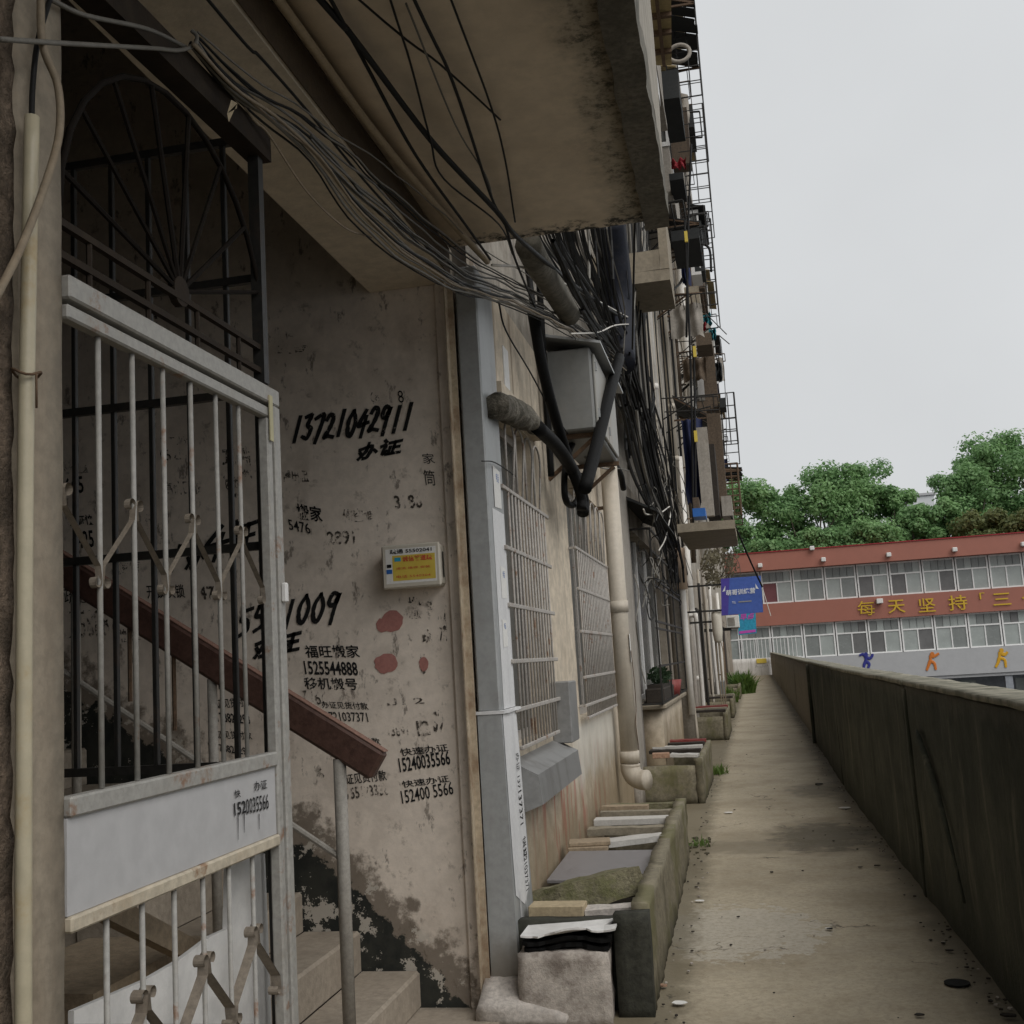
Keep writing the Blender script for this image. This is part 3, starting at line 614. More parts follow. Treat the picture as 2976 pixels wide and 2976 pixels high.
# rusty angle iron on the far side of the opening
mb = MB().box(-1.250, -1.216, YW-.05, YW-.044, .0, 3.42).box(-1.250, -1.244, YW-.10, YW-.0501, .0, 3.42)
mb.build('door_frame', M['rustangle'], AB, label='rusted angle iron door frame')
# sheet metal casing round the corner post
mb = MB().box(-1.212, -1.103, YW-.02, YW+.345, 1.335, 3.5, .008)
pc = mb.build('post_casing', M['sheet'], AB, label='grey galvanised casing on the corner post')
mb = MB(); A = [(-1.214, YW-.025), (-1.1, YW-.025), (-1.1, YW+.33), (-1.214, YW+.33)]; B = [(-1.214, YW-.03), (-1.085, YW-.03), (-1.085, YW+.43), (-1.214, YW+.43)]
mb.add([(x, y, .12) for x, y in B]+[(x, y, 1.325) for x, y in A], [(3, 2, 1, 0), (4, 5, 6, 7), (0, 1, 5, 4), (1, 2, 6, 5), (2, 3, 7, 6), (3, 0, 4, 7)])
lc = mb.build('post_casing', M['sheet'], AB, label='lower grey casing of the corner post with white painted strip')
mb = MB(); xs = lambda z: -1.083-.015*(z-.12)/1.2+.0005
prof = [(1.32, 5.10, 5.41), (1.1, 5.095, 5.43), (.72, 5.10, 5.45), (.50, 5.11, 5.45)]
vs = [(xs(z), a, z) for z, a, b in prof]+[(xs(z), b, z) for z, a, b in prof]+[(xs(.42), 5.3, .42)]
mb.add(vs, [(i, i+1, 5+i, 4+i) for i in range(3)]+[(3, 8, 7)]); 
for yy, zz in ((5.2, .12), (5.33, .2), (5.18, .25)): mb.add([(xs(.5)+.001, yy, .5), (xs(.5)+.001, yy+.012, .5), (xs(zz)+.001, yy+.006, zz)], [(0, 2, 1)])
ws = mb.build('white_painted_strip', M['sheetwhite'], lc)
mb = MB(); mb.add([(-1.1015, 5.15, z) for z in (1.34, 2.3)]+[(-1.1015, 5.42, z) for z in (1.34, 2.3)], [(0, 2, 3, 1)]); mb.build('white_painted_strip', M['sheetwhite'], pc)
for (y, z, s) in ((5.3, 2.42, .09), (5.32, 1.95, .07), (5.28, 1.7, .06)):
    MB().add([(-1.100, y-s, z-s*1.2), (-1.100, y+s*.8, z-s*1.1), (-1.100, y+s*.8, z+s), (-1.100, y-s, z+s*1.1)], [(0, 1, 2, 3)]).build('paper_sticker', M['paper'], pc)
    lettering('电话', Vector((-1.0995, y-s*.3, z+s*.3)), Vector((0, s*.7, 0)), Vector((0, 0, s*.5)), M['blueprint'], pc, name='printed_text')
mb = MB().rough(-1.222, -1.085, YW-.03, YW+.37, 1.322, 1.337, .06, .006, 12, 3); mb.build('folded_lip', M['sheetwhite'], pc)
for body, z1, z0 in (('办证 137', 1.12, .95), ('137371', .94, .78), ('快证', .72, .62), ('13721037371', .68, .47)):
    lettering(body, Vector((xs(z1)+.003, 5.26+(.06 if z1 > .8 else .08), z1)), Vector((0, 0, z0-z1)), Vector((0, .075, 0)), M['stencil'], lc)
MF = MB().rough(-1.24, -.86, YW-.20, YW+.36, 0, .16, .05, .022, 6, 9)
MF.v = [Vector((v.x, v.y, v.z*max(.12, min(1, (v.y-YW+.34)/.28))*max(.25, min(1, (-.72-v.x)/.3)))) for v in MF.v]
MF.build('mortar_foot', M['mortar'], AB, smooth=True, label='pale mortar heaped round the foot of the corner post')

# ------------------------------------------------------------------ stairs
for i in range(9):
    X = -1.555-i*.28; z = .18*(i+1)
    MB().box(X-.285 if i < 8 else X-1.6, X, 4.12, YW-.003, z-.19 if i else .015, z-.0, .012).build('stair_step', M['step'], AB)
MB().prism([(-1.6, 4.13, .02), (-4.1, 4.13, .02), (-4.1, 4.13, 1.45), (-3.85, 4.13, 1.43)], (0, .12, 0)).build('stair_side', M['step'], AB)

# ------------------------------------------------------------------ writing on the stairwell wall
def wtext(body, ul, vl, ur, vr, vt, m='stencil', bold=0.0):
    """bottom-left, bottom-right and top of the line on the wall"""
    P = at(ul, vl, 'Y', YW); e = at(ur, vr, 'Y', YW)-P; t = at(ul-6, vt, 'Y', YW)-P
    lettering(body, P, e, t, M[m], SWALL, (0, -.003-.0001*random.random(), 0), bold)
for a in [('快速办证', 1167, 2198, 1305, 2183, 2176, 'stencil', .012), ('15240035566', 1163, 2245, 1311, 2222, 2203, 'stencil', .02),
          ('快速办证', 1172, 2290, 1308, 2272, 2270, 'stencil', .012), ('152400 5566', 1170, 2336, 1320, 2308, 2298, 'stencil', .01),
          ('福旺搬家', 890, 1912, 1048, 1912, 1875, 'stencil', .014), ('1525544888', 888, 1960, 1043, 1964, 1920, 'stencil', .02), ('移机搬号', 888, 2003, 1042, 2006, 1968, 'stencil', .014),
          ('办证见货付款', 938, 2058, 1073, 2063, 2037, 'stencil', .01), ('13721037371', 938, 2095, 1072, 2098, 2068, 'stencil', .01),
          ('见货付款', 1010, 2160, 1108, 2165, 2140, 'stencil', .01), ('13721037', 1010, 2190, 1108, 2195, 2168, 'stencil', .01),
          ('办证见货付款', 985, 2283, 1126, 2268, 2252, 'stencil', .01), ('15755173336', 985, 2327, 1132, 2310, 2292, 'stencilfade', .02),
          ('办证见货付款', 612, 2062, 732, 2052, 2034, 'stencil', .01), ('15178825293', 612, 2096, 730, 2105, 2068, 'stencil', .015),
          ('办证见货付款', 612, 2146, 735, 2150, 2122, 'stencil', .01), ('15178825297', 610, 2180, 732, 2196, 2158, 'stencil', .015),
          ('15178825', 612, 2003, 680, 2005, 1972, 'stencil', .01),
          ('搬家', 866, 1508, 940, 1520, 1462, 'stencil', .02), ('5476', 842, 1540, 905, 1553, 1508, 'stencil', .01),
          ('2891', 955, 1585, 1035, 1580, 1545, 'stencilfade', .02), ('7466', 880, 2045, 955, 2050, 2005, 'stencilfade', .0), ('13891', 1130, 2140, 1190, 2140, 2108, 'stencilfade', .02),
          ('12', 1215, 2140, 1252, 2135, 2095, 'stencilfade', .03), ('39', 1262, 2130, 1292, 2128, 2060, 'stencilfade', .03), ('山 2', 1128, 2052, 1235, 2046, 2030, 'stencilfade', .01),
          ('94', 1278, 1870, 1302, 1866, 1775, 'stencilfade', .01), ('家', 1232, 1348, 1266, 1348, 1318, 'stencil', 0), ('筒', 1235, 1410, 1268, 1412, 1365, 'stencil', 0),
          ('68', 1080, 1170, 1105, 1168, 1140, 'stencilfade', 0), ('8', 1160, 1172, 1176, 1170, 1136, 'stencil', 0), ('公司', 795, 1030, 905, 1028, 1005, 'stencilfade', .02), ('吗', 835, 985, 862, 983, 962, 'stencilfade', .02),
          ('665', 192, 1440, 246, 1432, 1390, 'stencil', .02), ('管道疏通', 190, 1380, 258, 1375, 1356, 'stencilfade', .01), ('办证快', 205, 1530, 275, 1525, 1500, 'stencil', .02), ('425', 228, 1595, 276, 1590, 1545, 'stencil', .02),
          ('搬家公司', 335, 1670, 420, 1668, 1632, 'stencilfade', .02), ('疏通下水', 190, 1755, 330, 1750, 1710, 'stencil', .0), ('2 58881', 200, 1855, 335, 1850, 1775, 'stencilfade', .0), ('快速搬家', 352, 1868, 440, 1855, 1830, 'stencilfade', .02),
          ('81', 400, 945, 460, 940, 900, 'stencilfade', .03), ('通下水道', 470, 1300, 560, 1296, 1270, 'stencilfade', .01), ('15255', 470, 1340, 560, 1335, 1308, 'stencilfade', .01), ('高价回收', 480, 1440, 590, 1436, 1400, 'stencilfade', .01), ('开锁换锁', 430, 1740, 540, 1738, 1700, 'stencil', .01), ('5476', 560, 1745, 650, 1742, 1705, 'stencilfade', .02),
          ('房屋出租', 800, 1400, 900, 1402, 1365, 'stencilfade', .02), ('3186', 1150, 1480, 1230, 1476, 1440, 'stencilfade', .02), ('修空调', 1000, 1520, 1090, 1516, 1480, 'stencilfade', .01), ('搬 8', 1190, 1800, 1260, 1796, 1735, 'stencilfade', .02), ('6', 925, 2265, 945, 2262, 2235, 'stencilfade', 0), ('疏', 1230, 1870, 1258, 1868, 1830, 'stencilfade', .02), ('5', 1225, 1960, 1242, 1958, 1900, 'stencilfade', .02), ('办', 780, 1190, 820, 1188, 1150, 'stencilfade', .02), ('开锁', 650, 1395, 735, 1392, 1300, 'stencilfade', .01), ('空调', 660, 1450, 700, 1448, 1385, 'stencilfade', .02), ('家电维修', 425, 1540, 465, 1535, 1490, 'stencilfade', .01)]:
    wtext(*a)
def wbrush(body, ul, vl, ur, vr, vt, w, m='paintblack'):
    P = at(ul, vl, 'Y', YW); handwriting(body, P, at(ur, vr, 'Y', YW)-P, at(ul+12, vt, 'Y', YW)-P, w, M[m], SWALL, (0, -.004, 0))
wbrush('13721042911', 845, 1285, 1200, 1245, 1215, .025); wbrush('办证', 1040, 1335, 1165, 1320, 1292, .022)
wbrush('5571009', 690, 1850, 990, 1790, 1775, .025); wbrush('办证', 740, 1910, 870, 1895, 1850, .026)
wbrush('4证', 590, 1630, 745, 1600, 1540, .03); wbrush('1办', 480, 1660, 600, 1650, 1590, .024)
def daub(u, v, w, h, m, seed):
    mb = MB(); c = at(u, v, 'Y', YW); n = 18; k = 1/640
    vs = [c + Vector((0, -.0035, 0))] + [c + Vector((math.cos(6.283*i/n)*w*k*(1+.3*noise.noise(Vector((i*.6, seed, 0)))), -.003, math.sin(6.283*i/n)*h*k*(1+.3*noise.noise(Vector((i*.6, seed, 7)))))) for i in range(n)]
    mb.add(vs, [(0, 1+i, 1+(i+1) % n) for i in range(n)]).build('paint_daub', M[m], SWALL)
daub(1140, 1805, 34, 34, 'pinkpaint', 1); daub(1112, 1818, 20, 22, 'pinkpaint', 5); daub(1122, 1928, 38, 30, 'pinkpaint', 2); daub(1232, 1930, 15, 22, 'pinkpaint', 3)

# ------------------------------------------------------------------ white gate in the entrance
G0, G1, GT = 1.735, 2.675, 2.30; GX = -1.15
gt = thing('entrance_gate', 'white painted steel gate with bars, scrollwork and solid middle panel at the stair entrance', 'gate', (GX, 2.2, 0))
mb = MB().box(GX-.02, GX+.02, G0, G1, GT-.045, GT, .004).box(GX-.02, GX+.02, G1-.035, G1, .02, GT-.046, .004)
gf = mb.build('gate_frame', M['gatewhite'], gt)
L1 = G1-.045
mb = MB().box(GX-.012, GX+.016, G0, L1, GT-.083, GT-.055, .004).box(GX-.012, GX+.016, L1-.028, L1, .05, GT-.0835, .004)
mb.build('leaf_frame', M['gatewhite'], gt)
MB().box(GX-.013, GX+.018, G0, L1-.029, 1.335, 1.37, .004).build('cross_rail', M['gatewhite'], gt)
MB().box(GX-.013, GX+.018, G0, L1-.029, 1.145, 1.172, .004).build('cross_rail', M['gatestain'], gt, label='rust-stained rail under the solid panel')
pn = MB().box(GX-.004, GX+.008, G0, L1-.03, 1.173, 1.334).build('panel', M['gatepanel'], gt)
for i in range(6):
    y = 1.855+i*.122
    MB().tube([(GX, y, 1.371), (GX, y, GT-.0835)], .0056, 8).build('bar', M['gatewhite'], gt, smooth=True)
    MB().tube([(GX, y+.01, .05), (GX, y+.01, 1.144)], .0056, 8).build('bar', M['gatewhite'], gt, smooth=True)
def scroll(y0, z0, y1, z1, hw=.006):
    """flat strip between two bars, curled at both ends"""
    d = Vector((0, y1-y0, z1-z0)); L = d.length; d.normalize(); s = 1 if z0 > z1 else -1; n = Vector((0, d.z, -d.y))*(1 if y1 > y0 else -1)
    rr = .0115; pts = []
    A = Vector((GX, y0, z0)); B = Vector((GX, y1, z1)); mid = d*L
    nn = Vector((0, 1 if y1 > y0 else -1, 0))
    c1 = A + nn*.0145 + Vector((0, 0, .0)); c2 = B - nn*.0145
    for k in range(9):
        a = math.radians(-40+k*32); pts.append(c1 + nn*(-math.cos(a)*rr)*-1 + Vector((0, 0, math.sin(a)*rr)))
    pts = pts[::1]; seg1 = [c1 + nn*(math.cos(t)*rr) + Vector((0, 0, math.sin(t)*rr)) for t in [math.radians(k) for k in range(-60, 200, 26)]]
    seg2 = [c2 - nn*(math.cos(t)*rr) - Vector((0, 0, math.sin(t)*rr)) for t in [math.radians(k) for k in range(190, -70, -26)]]
    path = seg1 + [A+nn*.008+Vector((0, 0, -.03)), B-nn*.008+Vector((0, 0, .03))] + seg2
    vs = []; fs = []
    for p in path: vs += [p+Vector((-hw, 0, 0)), p+Vector((hw, 0, 0))]
    for i in range(len(path)-1): fs.append((2*i, 2*i+1, 2*i+3, 2*i+2))
    m = MB().add(vs, fs); m2 = [v + Vector((0, 0.0025, .001)) for v in m.v]
    m.add(m2, [f[::-1] for f in fs])
    return m
yb = [1.733+i*.1215 for i in range(8)]
for i in range(7):
    zt, zb = (1.905, 1.745) if i % 2 == 0 else (1.745, 1.905)
    if zt > zb: m = scroll(yb[i], zt, yb[i+1], zb)
    else: m = scroll(yb[i+1], zb, yb[i], zt)
    m.build('scroll_strip', M['gatestrip'], gt)
    if i > 0:
        zt2, zb2 = zt-.93, zb-.93
        if zt2 > zb2: m = scroll(yb[i]+.01, zt2, yb[i+1]+.01, zb2, .012)
        else: m = scroll(yb[i+1]+.01, zb2, yb[i]+.01, zt2, .012)
        m.build('scroll_strip', M['gatestrip'], gt)
def gtext(body, u0, v0, u1, v1, vt, bold=0.01):
    P = at(u0, v0, 'X', GX+.011); e = at(u1, v1, 'X', GX+.011)-P; t = at(u0-2, vt, 'X', GX+.011)-P
    lettering(body, P, e, t, M['stencil'], pn, (0, 0, 0), bold)
gtext('快', 683, 2320, 700, 2316, 2297); gtext('办证', 740, 2300, 777, 2292, 2272); gtext('152', 682, 2372, 716, 2362, 2334, .02); gtext('0035566', 716, 2368, 782, 2350, 2322, .005)
for u, v0, v1 in ((692, 2370, 2440), (710, 2365, 2420), (753, 2365, 2410)):
    a = at(u, v0, 'X', GX+.0112); b = at(u+1, v1, 'X', GX+.0112); MB().add([a+Vector((0, -.002, 0)), a+Vector((0, .002, 0)), b+Vector((0, .0008, 0)), b+Vector((0, -.0008, 0))], [(0, 1, 2, 3)]).build('paint_run', M['paintblack'], pn)
a = at(788, 1205, 'X', GX+.021); MB().box(GX+.02, GX+.023, a.y-.012, a.y+.008, a.z-.07, a.z+.05).build('tape_strip', M['oldtape'], gt, label='strip of yellowed tape on the frame')
MB().box(GX+.02, GX+.034, G1-.03, G1-.012, 1.74, 1.79, .003).build('latch', M['white'], gt)

# fan-light grille over the gate
tr = thing('fanlight_grille', 'rusty iron sunburst grille above the white gate', 'grille', (GX, 2.2, 2.3))
TX = GX-.02
for z in (2.415, 2.352): MB().bar((TX, G0, z), (TX, G1, z), .014, .014).build('rail', M['fanlight'], tr)
MB().bar((TX, G0, 2.96), (TX, G1+.02, 2.99), .06, .075).build('head_beam', M['fanlight'], tr, label='rusty head beam of the fanlight')
MB().bar((TX, G1-.02, 2.32), (TX, G1-.02, 2.95), .03, .03).build('stile', M['iron'], tr)
C = Vector((TX, 2.22, 2.43))
MB().tube([C+Vector((.006, 0, 0)), C+Vector((-.012, 0, 0))], .035, 12).build('hub', M['fanlight'], tr)
for k in range(8):
    a = R(18+k*21.5); L = min(.46, .43/max(.05, abs(math.cos(a))) if math.cos(a) > 0 else .46)
    MB().tube([C+Vector((0, math.cos(a)*.03, math.sin(a)*.03)), C+Vector((0, math.cos(a)*L, math.sin(a)*L))], .006, 6).build('ray', M['ray'], tr)
MB().tube([C+Vector((0, math.cos(R(t))*.46, math.sin(R(t))*.46)) for t in range(0, 181, 12)], .007, 6).build('arch', M['ray'], tr, smooth=True)
for i in range(4): MB().tube([(TX, 1.86+i*.22, 2.31), (TX, 1.86+i*.22, 2.42)], .006, 6).build('bar', M['fanlight'], tr)

# black inner leaf folded back into the stairwell
bl = thing('inner_gate', 'black iron barred gate leaf swung back inside the stairwell', 'gate', (-1.5, 2.73, 0))
for i, x in enumerate((-1.205, -1.30, -1.415, -1.53, -1.645, -1.765, -1.88)):
    w = .03 if i in (0, 6) else .014
    MB().box(x-w/2, x+w/2, 2.73-w/2, 2.73+w/2, .1 if i in (0, 6) else 1.33, 3.06, .002).build('stile' if i in (0, 6) else 'bar', M['iron'], bl)
for z in (3.05, 2.64, 2.32, 1.90, 1.33): MB().box(-1.88, -1.205, 2.72, 2.738, z-.011, z+.011).build('rail', M['iron'], bl)

# stair railing
sr = thing('stair_railing', 'worn red-brown wooden stair handrail on grey steel posts', 'railing', (-1.6, 4.25, 0))
A = Vector((-1.425, 4.25, 1.18)); d = Vector((-1, 0, .64)).normalized(); n = Vector((.64, 0, 1)).normalized()
mb = MB()._barbox(A, d, Vector((0, 1, 0)), n, 2.7, .065, .125, .014); rl = mb.build('handrail', M['wood'], sr)
MB()._barbox(A+n*.064+d*.004, d, Vector((0, 1, 0)), n, 2.69, .05, .006, .002).build('worn_top', M['woodtop'], rl)
for k, X in enumerate((-1.59, -2.13, -2.75)):
    zt = 1.18+.64*(-1.425-X)-.07; MB().tube([(X, 4.25, .02+max(0, .18*int((-1.555-X)/.28+1)) if X < -1.56 else .02), (X, 4.25, zt)], .026 if k == 0 else .02, 12).build('post', M['pole'], sr, smooth=True)
lr = [(-1.58, 4.25, .82), (-2.85, 4.25, .82+.66*1.27)]
MB().tube(lr, .013, 8).build('lower_rail', M['pole'], sr)
for X in (-1.86, -2.3, -2.5): 
    z = 1.18+.64*(-1.425-X); MB().tube([(X, 4.25, z-.38), (X, 4.25, z-.06)], .009, 6).build('baluster', M['rustiron'], sr)

# clutter behind the gate
wb = MB(); pts = [at(u, v, 'X', -1.24) for u, v in ((215, 2976), (215, 2938), (420, 2850), (515, 2795), (615, 2720), (660, 2700), (664, 2520), (705, 2500), (770, 2480), (790, 2976))]
wb.prism(pts, (-.012, 0, 0)); one('white_board', wb, M['white'], 'pale warped board leaning behind the lower bars of the white gate', 'board')
cb = MB().rough(-1.75, -1.42, 2.25, 2.75, .02, .9, .12, .006, 4, 3); one('cardboard_box', cb, M['plywood'], 'brown box standing on the floor behind the white gate', 'box')
mb = MB().bar((-1.36, 2.1, 1.14), (-1.36, 2.62, .88), .035, .05); one('timber_batten', mb, M['plywood'], 'pale timber batten leaning diagonally behind the white gate', 'timber')

# junction box with yellow sticker
Yb = YW-.10; P0 = at(1118, 1712, 'Y', Yb); P1 = at(1283, 1700, 'Y', Yb); P2 = at(1113, 1590, 'Y', Yb)
jb = thing('wall_box', 'cream plastic wall box with a yellow sticker on the written wall', 'box', ((P0.x+P1.x)/2, YW, P0.z))
bw_, bh_ = (P1.x-P0.x), (P2.z-P0.z)
MB().box(P0.x, P1.x, Yb, YW-.002, P0.z, P0.z+bh_, .012).build('body', M['cream'], jb)
MB().box(P0.x-.004, P1.x+.004, Yb-.018, Yb-.001, P0.z-.004, P0.z+bh_+.004, .008).build('lid', M['cream'], jb)
f = lambda a, b: Vector((P0.x+bw_*a, Yb-.0195, P0.z+bh_*b))
def patch(a0, b0, a1, b1, m, dy=0.0, nm='sticker', par=None): return MB().add([f(a0, b0)+Vector((0, -dy, 0)), f(a1, b0)+Vector((0, -dy, 0)), f(a1, b1)+Vector((0, -dy, 0)), f(a0, b1)+Vector((0, -dy, 0))], [(0, 1, 2, 3)]).build(nm, M[m], jb)
patch(.18, .16, .93, .76, 'yellow'); patch(.06, .1, .95, .92, 'paper', -.0008, 'paper_label')
lettering('诚信管道疏', f(.36, .60), Vector((bw_*.52, 0, 0)), Vector((0, 0, bh_*.13)), M['redprint'], jb, (0, -.0012, 0), .02, 'printed_text')
lettering('清洗 维修 安装', f(.24, .42), Vector((bw_*.6, 0, 0)), Vector((0, 0, bh_*.06)), M['redprint'], jb, (0, -.0012, 0), 0, 'printed_text')
lettering('电话 5540204', f(.24, .22), Vector((bw_*.6, 0, 0)), Vector((0, 0, bh_*.07)), M['redprint'], jb, (0, -.0012, 0), 0, 'printed_text')
lettering('疏通 55502041', f(.14, .80), Vector((bw_*.74, 0, 0)), Vector((0, 0, bh_*.11)), M['stencil'], jb, (0, -.0012, 0), .02, 'printed_text')
patch(.22, .62, .33, .71, 'cyan', .001, 'sticker_picture'); patch(.07, .34, .17, .44, 'blueprint', .001, 'sticker_picture'); patch(.08, .48, .16, .56, 'hole', .001, 'sticker_picture')
mb = MB().add([(P1.x+.0045, Yb+.03, P0.z+bh_*b) for b in (.2, .8)]+[(P1.x+.0045, Yb+.05, P0.z+bh_*b) for b in (.2, .8)], [(0, 2, 3, 1)]); mb.build('printed_strip', M['hole'], jb)

# plastic conduit on the near jamb
pts = [at(u, v, 'X', -1.115) for u, v in ((93, 340), (86, 700), (75, 1300), (70, 2000), (68, 2600), (68, 3100))]
mb = MB().tube(smoothpts(pts, 4), .0128, 12); one('conduit_pipe', mb, M['pvccream'], 'yellowed plastic conduit running up the near left jamb', 'pipe', smooth=True)
c = at(78, 1088, 'X', -1.115); mb = MB().tube([c+Vector((.02*math.cos(t), .026*math.sin(t), .006*math.sin(t*2))) for t in [i*.45 for i in range(15)]], .0025, 6)
mb.tube([c+Vector((.02, -.004, 0)), c+Vector((.022, -.006, -.03)), c+Vector((.02, -.003, -.06))], .002, 6); one('wire_tie', mb, M['rustiron'], 'rusty wire tie twisted round the yellowed conduit', 'wire', smooth=True)

# ------------------------------------------------------------------ ground-floor windows
def window(W, grille=True, bars=.085, proud=.06, pane_cols=2, frame='grille'):
    y0, y1, z0, z1 = W; X = XF-.12; o = MB()
    o.box(X-.02, X+.02, y0, y0+.05, z0, z1).box(X-.02, X+.02, y1-.05, y1, z0, z1).box(X-.02, X+.02, y0+.051, y1-.051, z0, z0+.05).box(X-.02, X+.02, y0+.051, y1-.051, z1-.05, z1)
    for c in range(1, pane_cols): yc = y0+(y1-y0)*c/pane_cols; o.box(X-.019, X+.019, yc-.025, yc+.025, z0+.051, z1-.051)
    w_ = o.build('window', M['white' if frame == 'white' else 'grille'], AB)
    for c in range(pane_cols):
        a = y0+(y1-y0)*c/pane_cols; b = y0+(y1-y0)*(c+1)/pane_cols
        MB().box(X-.004, X+.004, a+.03, b-.03, z0+.03, z1-.03).build('pane', M['glass'], w_)
    if not grille: return w_
    return w_
def security(W, label, bars, rails, over=.05, proud=.055, m='grille', arch=True, midz=None):
    y0, y1, z0, z1 = W; X = XF+proud
    g = thing('window_grille', label, 'grille', (X, (y0+y1)/2, z0), 'iron window grilles')
    n = int((y1-y0)/bars)
    for i in range(n+1):
        y = y0+.03+(y1-y0-.06)*i/n
        MB().tube([(X, y, z0+.02), (X, y, (rails[0] if arch else z1-.02))], .0065, 6).build('bar', M[m], g, smooth=True)
    for z in rails:
        MB().box(X-.008, X+.008, y0-over, y1+over, z-.011, z+.011, .003).build('rail', M[m], g)
    MB().box(X-.01, X+.01, y0-.01, y1+.01, z0, z0+.02, .003).build('rail', M[m], g)
    if arch:
        k = max(2, int(n/3))
        for i in range(k):
            a = y0+.03+(y1-y0-.06)*i/k; b = y0+.03+(y1-y0-.06)*(i+1)/k; mid = (a+b)/2; zt = z1-.06
            P = [(X, a, rails[0]), (X, a+.01, zt-.12)] + [(X, mid-(mid-a-.01)*math.cos(t), zt-.12+.1*math.sin(t)) for t in [R(q) for q in range(20, 180, 20)]] + [(X, b-.01, zt-.12), (X, mid, rails[0])]
            MB().tube(P, .0065, 6).build('arched_bar', M[m], g, smooth=True)
    for z in (rails[0], rails[-1]):
        for y in (y0-over*.6, y1+over*.6): MB().box(XF-.01, X-.008, y-.008, y+.008, z-.008, z+.008).build('bracket', M[m], g)
    return g
window(W1, frame='g'); window(W2, frame='g')
security(W1, 'rust-brown barred window grille right beside the grey corner post', .092, [2.44, 2.13, 1.84, 1.56, 1.32], .12)
security(W2, 'barred window grille just before the large beige drainpipe', .098, [2.36, 2.06, 1.75, 1.42, 1.22], .06)
for i, W in enumerate(GW[3:]):
    w_ = window(W, frame='white' if i % 2 else 'g')
# metal clad sill box below the first window
sb = thing('metal_sill', 'grey sheet metal ledge under the first barred window', 'ledge', (-1.05, 6.2, .8))
mb = MB(); pr = [(XF-.0, 1.07), (-1.015, 1.0), (-1.0, .855), (XF, .80)]
y0_, y1_ = 5.46, 6.85
mb.add([(x, y0_, z) for x, z in pr]+[(x, y1_, z) for x, z in pr], [(3, 2, 1, 0), (4, 5, 6, 7)]+[(i, (i+1) % 4, 4+(i+1) % 4, 4+i) for i in range(4)]); mb.build('ledge', M['sheetdark'], sb)
MB().box(XF, -1.03, 6.76, 7.06, 1.05, 1.42, .006).build('upright_end', M['sheetdark'], sb)
one('letter_plate', MB().box(-1.149, -1.143, 5.88, 6.02, 3.02, 3.32), M['white'], 'small white louvred vent plate above the first barred window', 'vent')
MB().rough(XF-.02, XF+.055, 5.52, 6.75, 2.93, 3.02, .15, .006, 4, 2).build('window_head', M['facade'], AB)
# piers, niche and low wall of the third bay
MB().rough(XF-.02, -1.08, 11.4, 12.3, -.05, 3.5, .25, .008, 2, 4).build('pier', M['pillar'], AB, smooth=True)
MB().box(XF-.1, XF-.06, 12.62, 13.5, 1.0, 3.05).build('niche_shade_board', M['darkbit'], AB)  # dark board whose colour gives the black shade of the recess
nwin = MB().box(XF-.158, XF-.102, 13.4, 17.29, 1.0, 1.06).build('window', M['white'], AB, label='white framed window behind a black cage')
for y in (13.5, 14.6, 15.9, 17.2): MB().box(XF-.16, XF-.10, y-.06, y+.06, 1.061, 3.04).build('window_post', M['white'], nwin)
for a, b in ((13.56, 14.54), (14.66, 15.84), (15.96, 17.14)): MB().box(XF-.14, XF-.13, a, b, 1.0, 3.04).build('pane', M['glass'], nwin)
one('dark_awning', MB().prism([(XF, 12.2, 3.32), (-.74, 12.2, 3.12), (-.74, 12.2, 3.14), (XF, 12.2, 3.36)], (0, 2.6, 0)), M['darkawning'], 'sagging black awning over the caged window past the drainpipe', 'awning')
one('black_pipe', MB().tube([(-1.1, 7.05, 2.75), (-1.1, 7.05, 3.5), (-1.1, 7.1, 4.4)], .022, 8), M['hose'], 'straight black pipe on the wall just left of the electric cabinet', 'pipe')
cg = thing('window_cage', 'black iron cage over the white framed window past the drainpipe', 'grille', (-1.0, 15, 1))
for z in (1.0, 1.42, 1.85, 1.93, 2.35, 2.43, 2.75, 3.0): MB().box(-.905, -.885, 12.7, 17.2, z-.012, z+.012).build('rail', M['iron'], cg)
for y in (12.7, 14.2, 15.7, 17.2): MB().box(-.9, -.88, y-.012, y+.012, 1.0, 3.0).build('bar', M['iron'], cg)
for z in (1.0, 3.0):
    for y in (12.7, 17.2): MB().box(XF, -.9, y-.012, y+.012, z-.012, z+.012).build('bracket', M['iron'], cg)
MB().rough(XF-.02, -.93, 12.9, 16.4, -.05, .93, .2, .008, 3, 5).build('low_wall', M['facade'], AB, smooth=True)
MB().box(XF-.02, -.86, 12.75, 16.6, .935, .985, .01).build('window_sill', M['concretebox'], AB)
one('planter_box', MB().box(-1.12, -.90, 13.1, 14.7, .987, 1.16, .015).box(-1.1, -.92, 13.2, 14.6, 1.16, 1.2), M['darkbit'], 'dark planter box on the low wall behind the black cage', 'planter')
one('red_basin', MB().tube([(-1.0, 15.3, .987), (-1.0, 15.3, 1.2)], .1, 14, True, [.13, .17]), M['redplastic'], 'red plastic basin on the sill behind the black cage', 'basin', smooth=True)
def leaves(mb, c, rx, ry, rz, n, s):
    for i in range(n):
        a, b = random.random()*6.283, math.acos(2*random.random()-1); r = random.random()**.4
        p = Vector(c)+Vector((rx*r*math.sin(b)*math.cos(a), ry*r*math.sin(b)*math.sin(a), rz*r*math.cos(b)))
        q = Vector((random.gauss(0, 1), random.gauss(0, 1), random.gauss(0, 1))).normalized(); t = q.orthogonal().normalized(); u = q.cross(t); k = s*random.uniform(.6, 1.3)
        mb.add([p-t*k, p+u*k*.55, p+t*k, p-u*k*.55], [(0, 1, 2, 3)])
    return mb
pl = thing('potted_plant', 'leafy green plant growing in the dark planter box', 'plant', (-1.0, 13.9, 1.2))
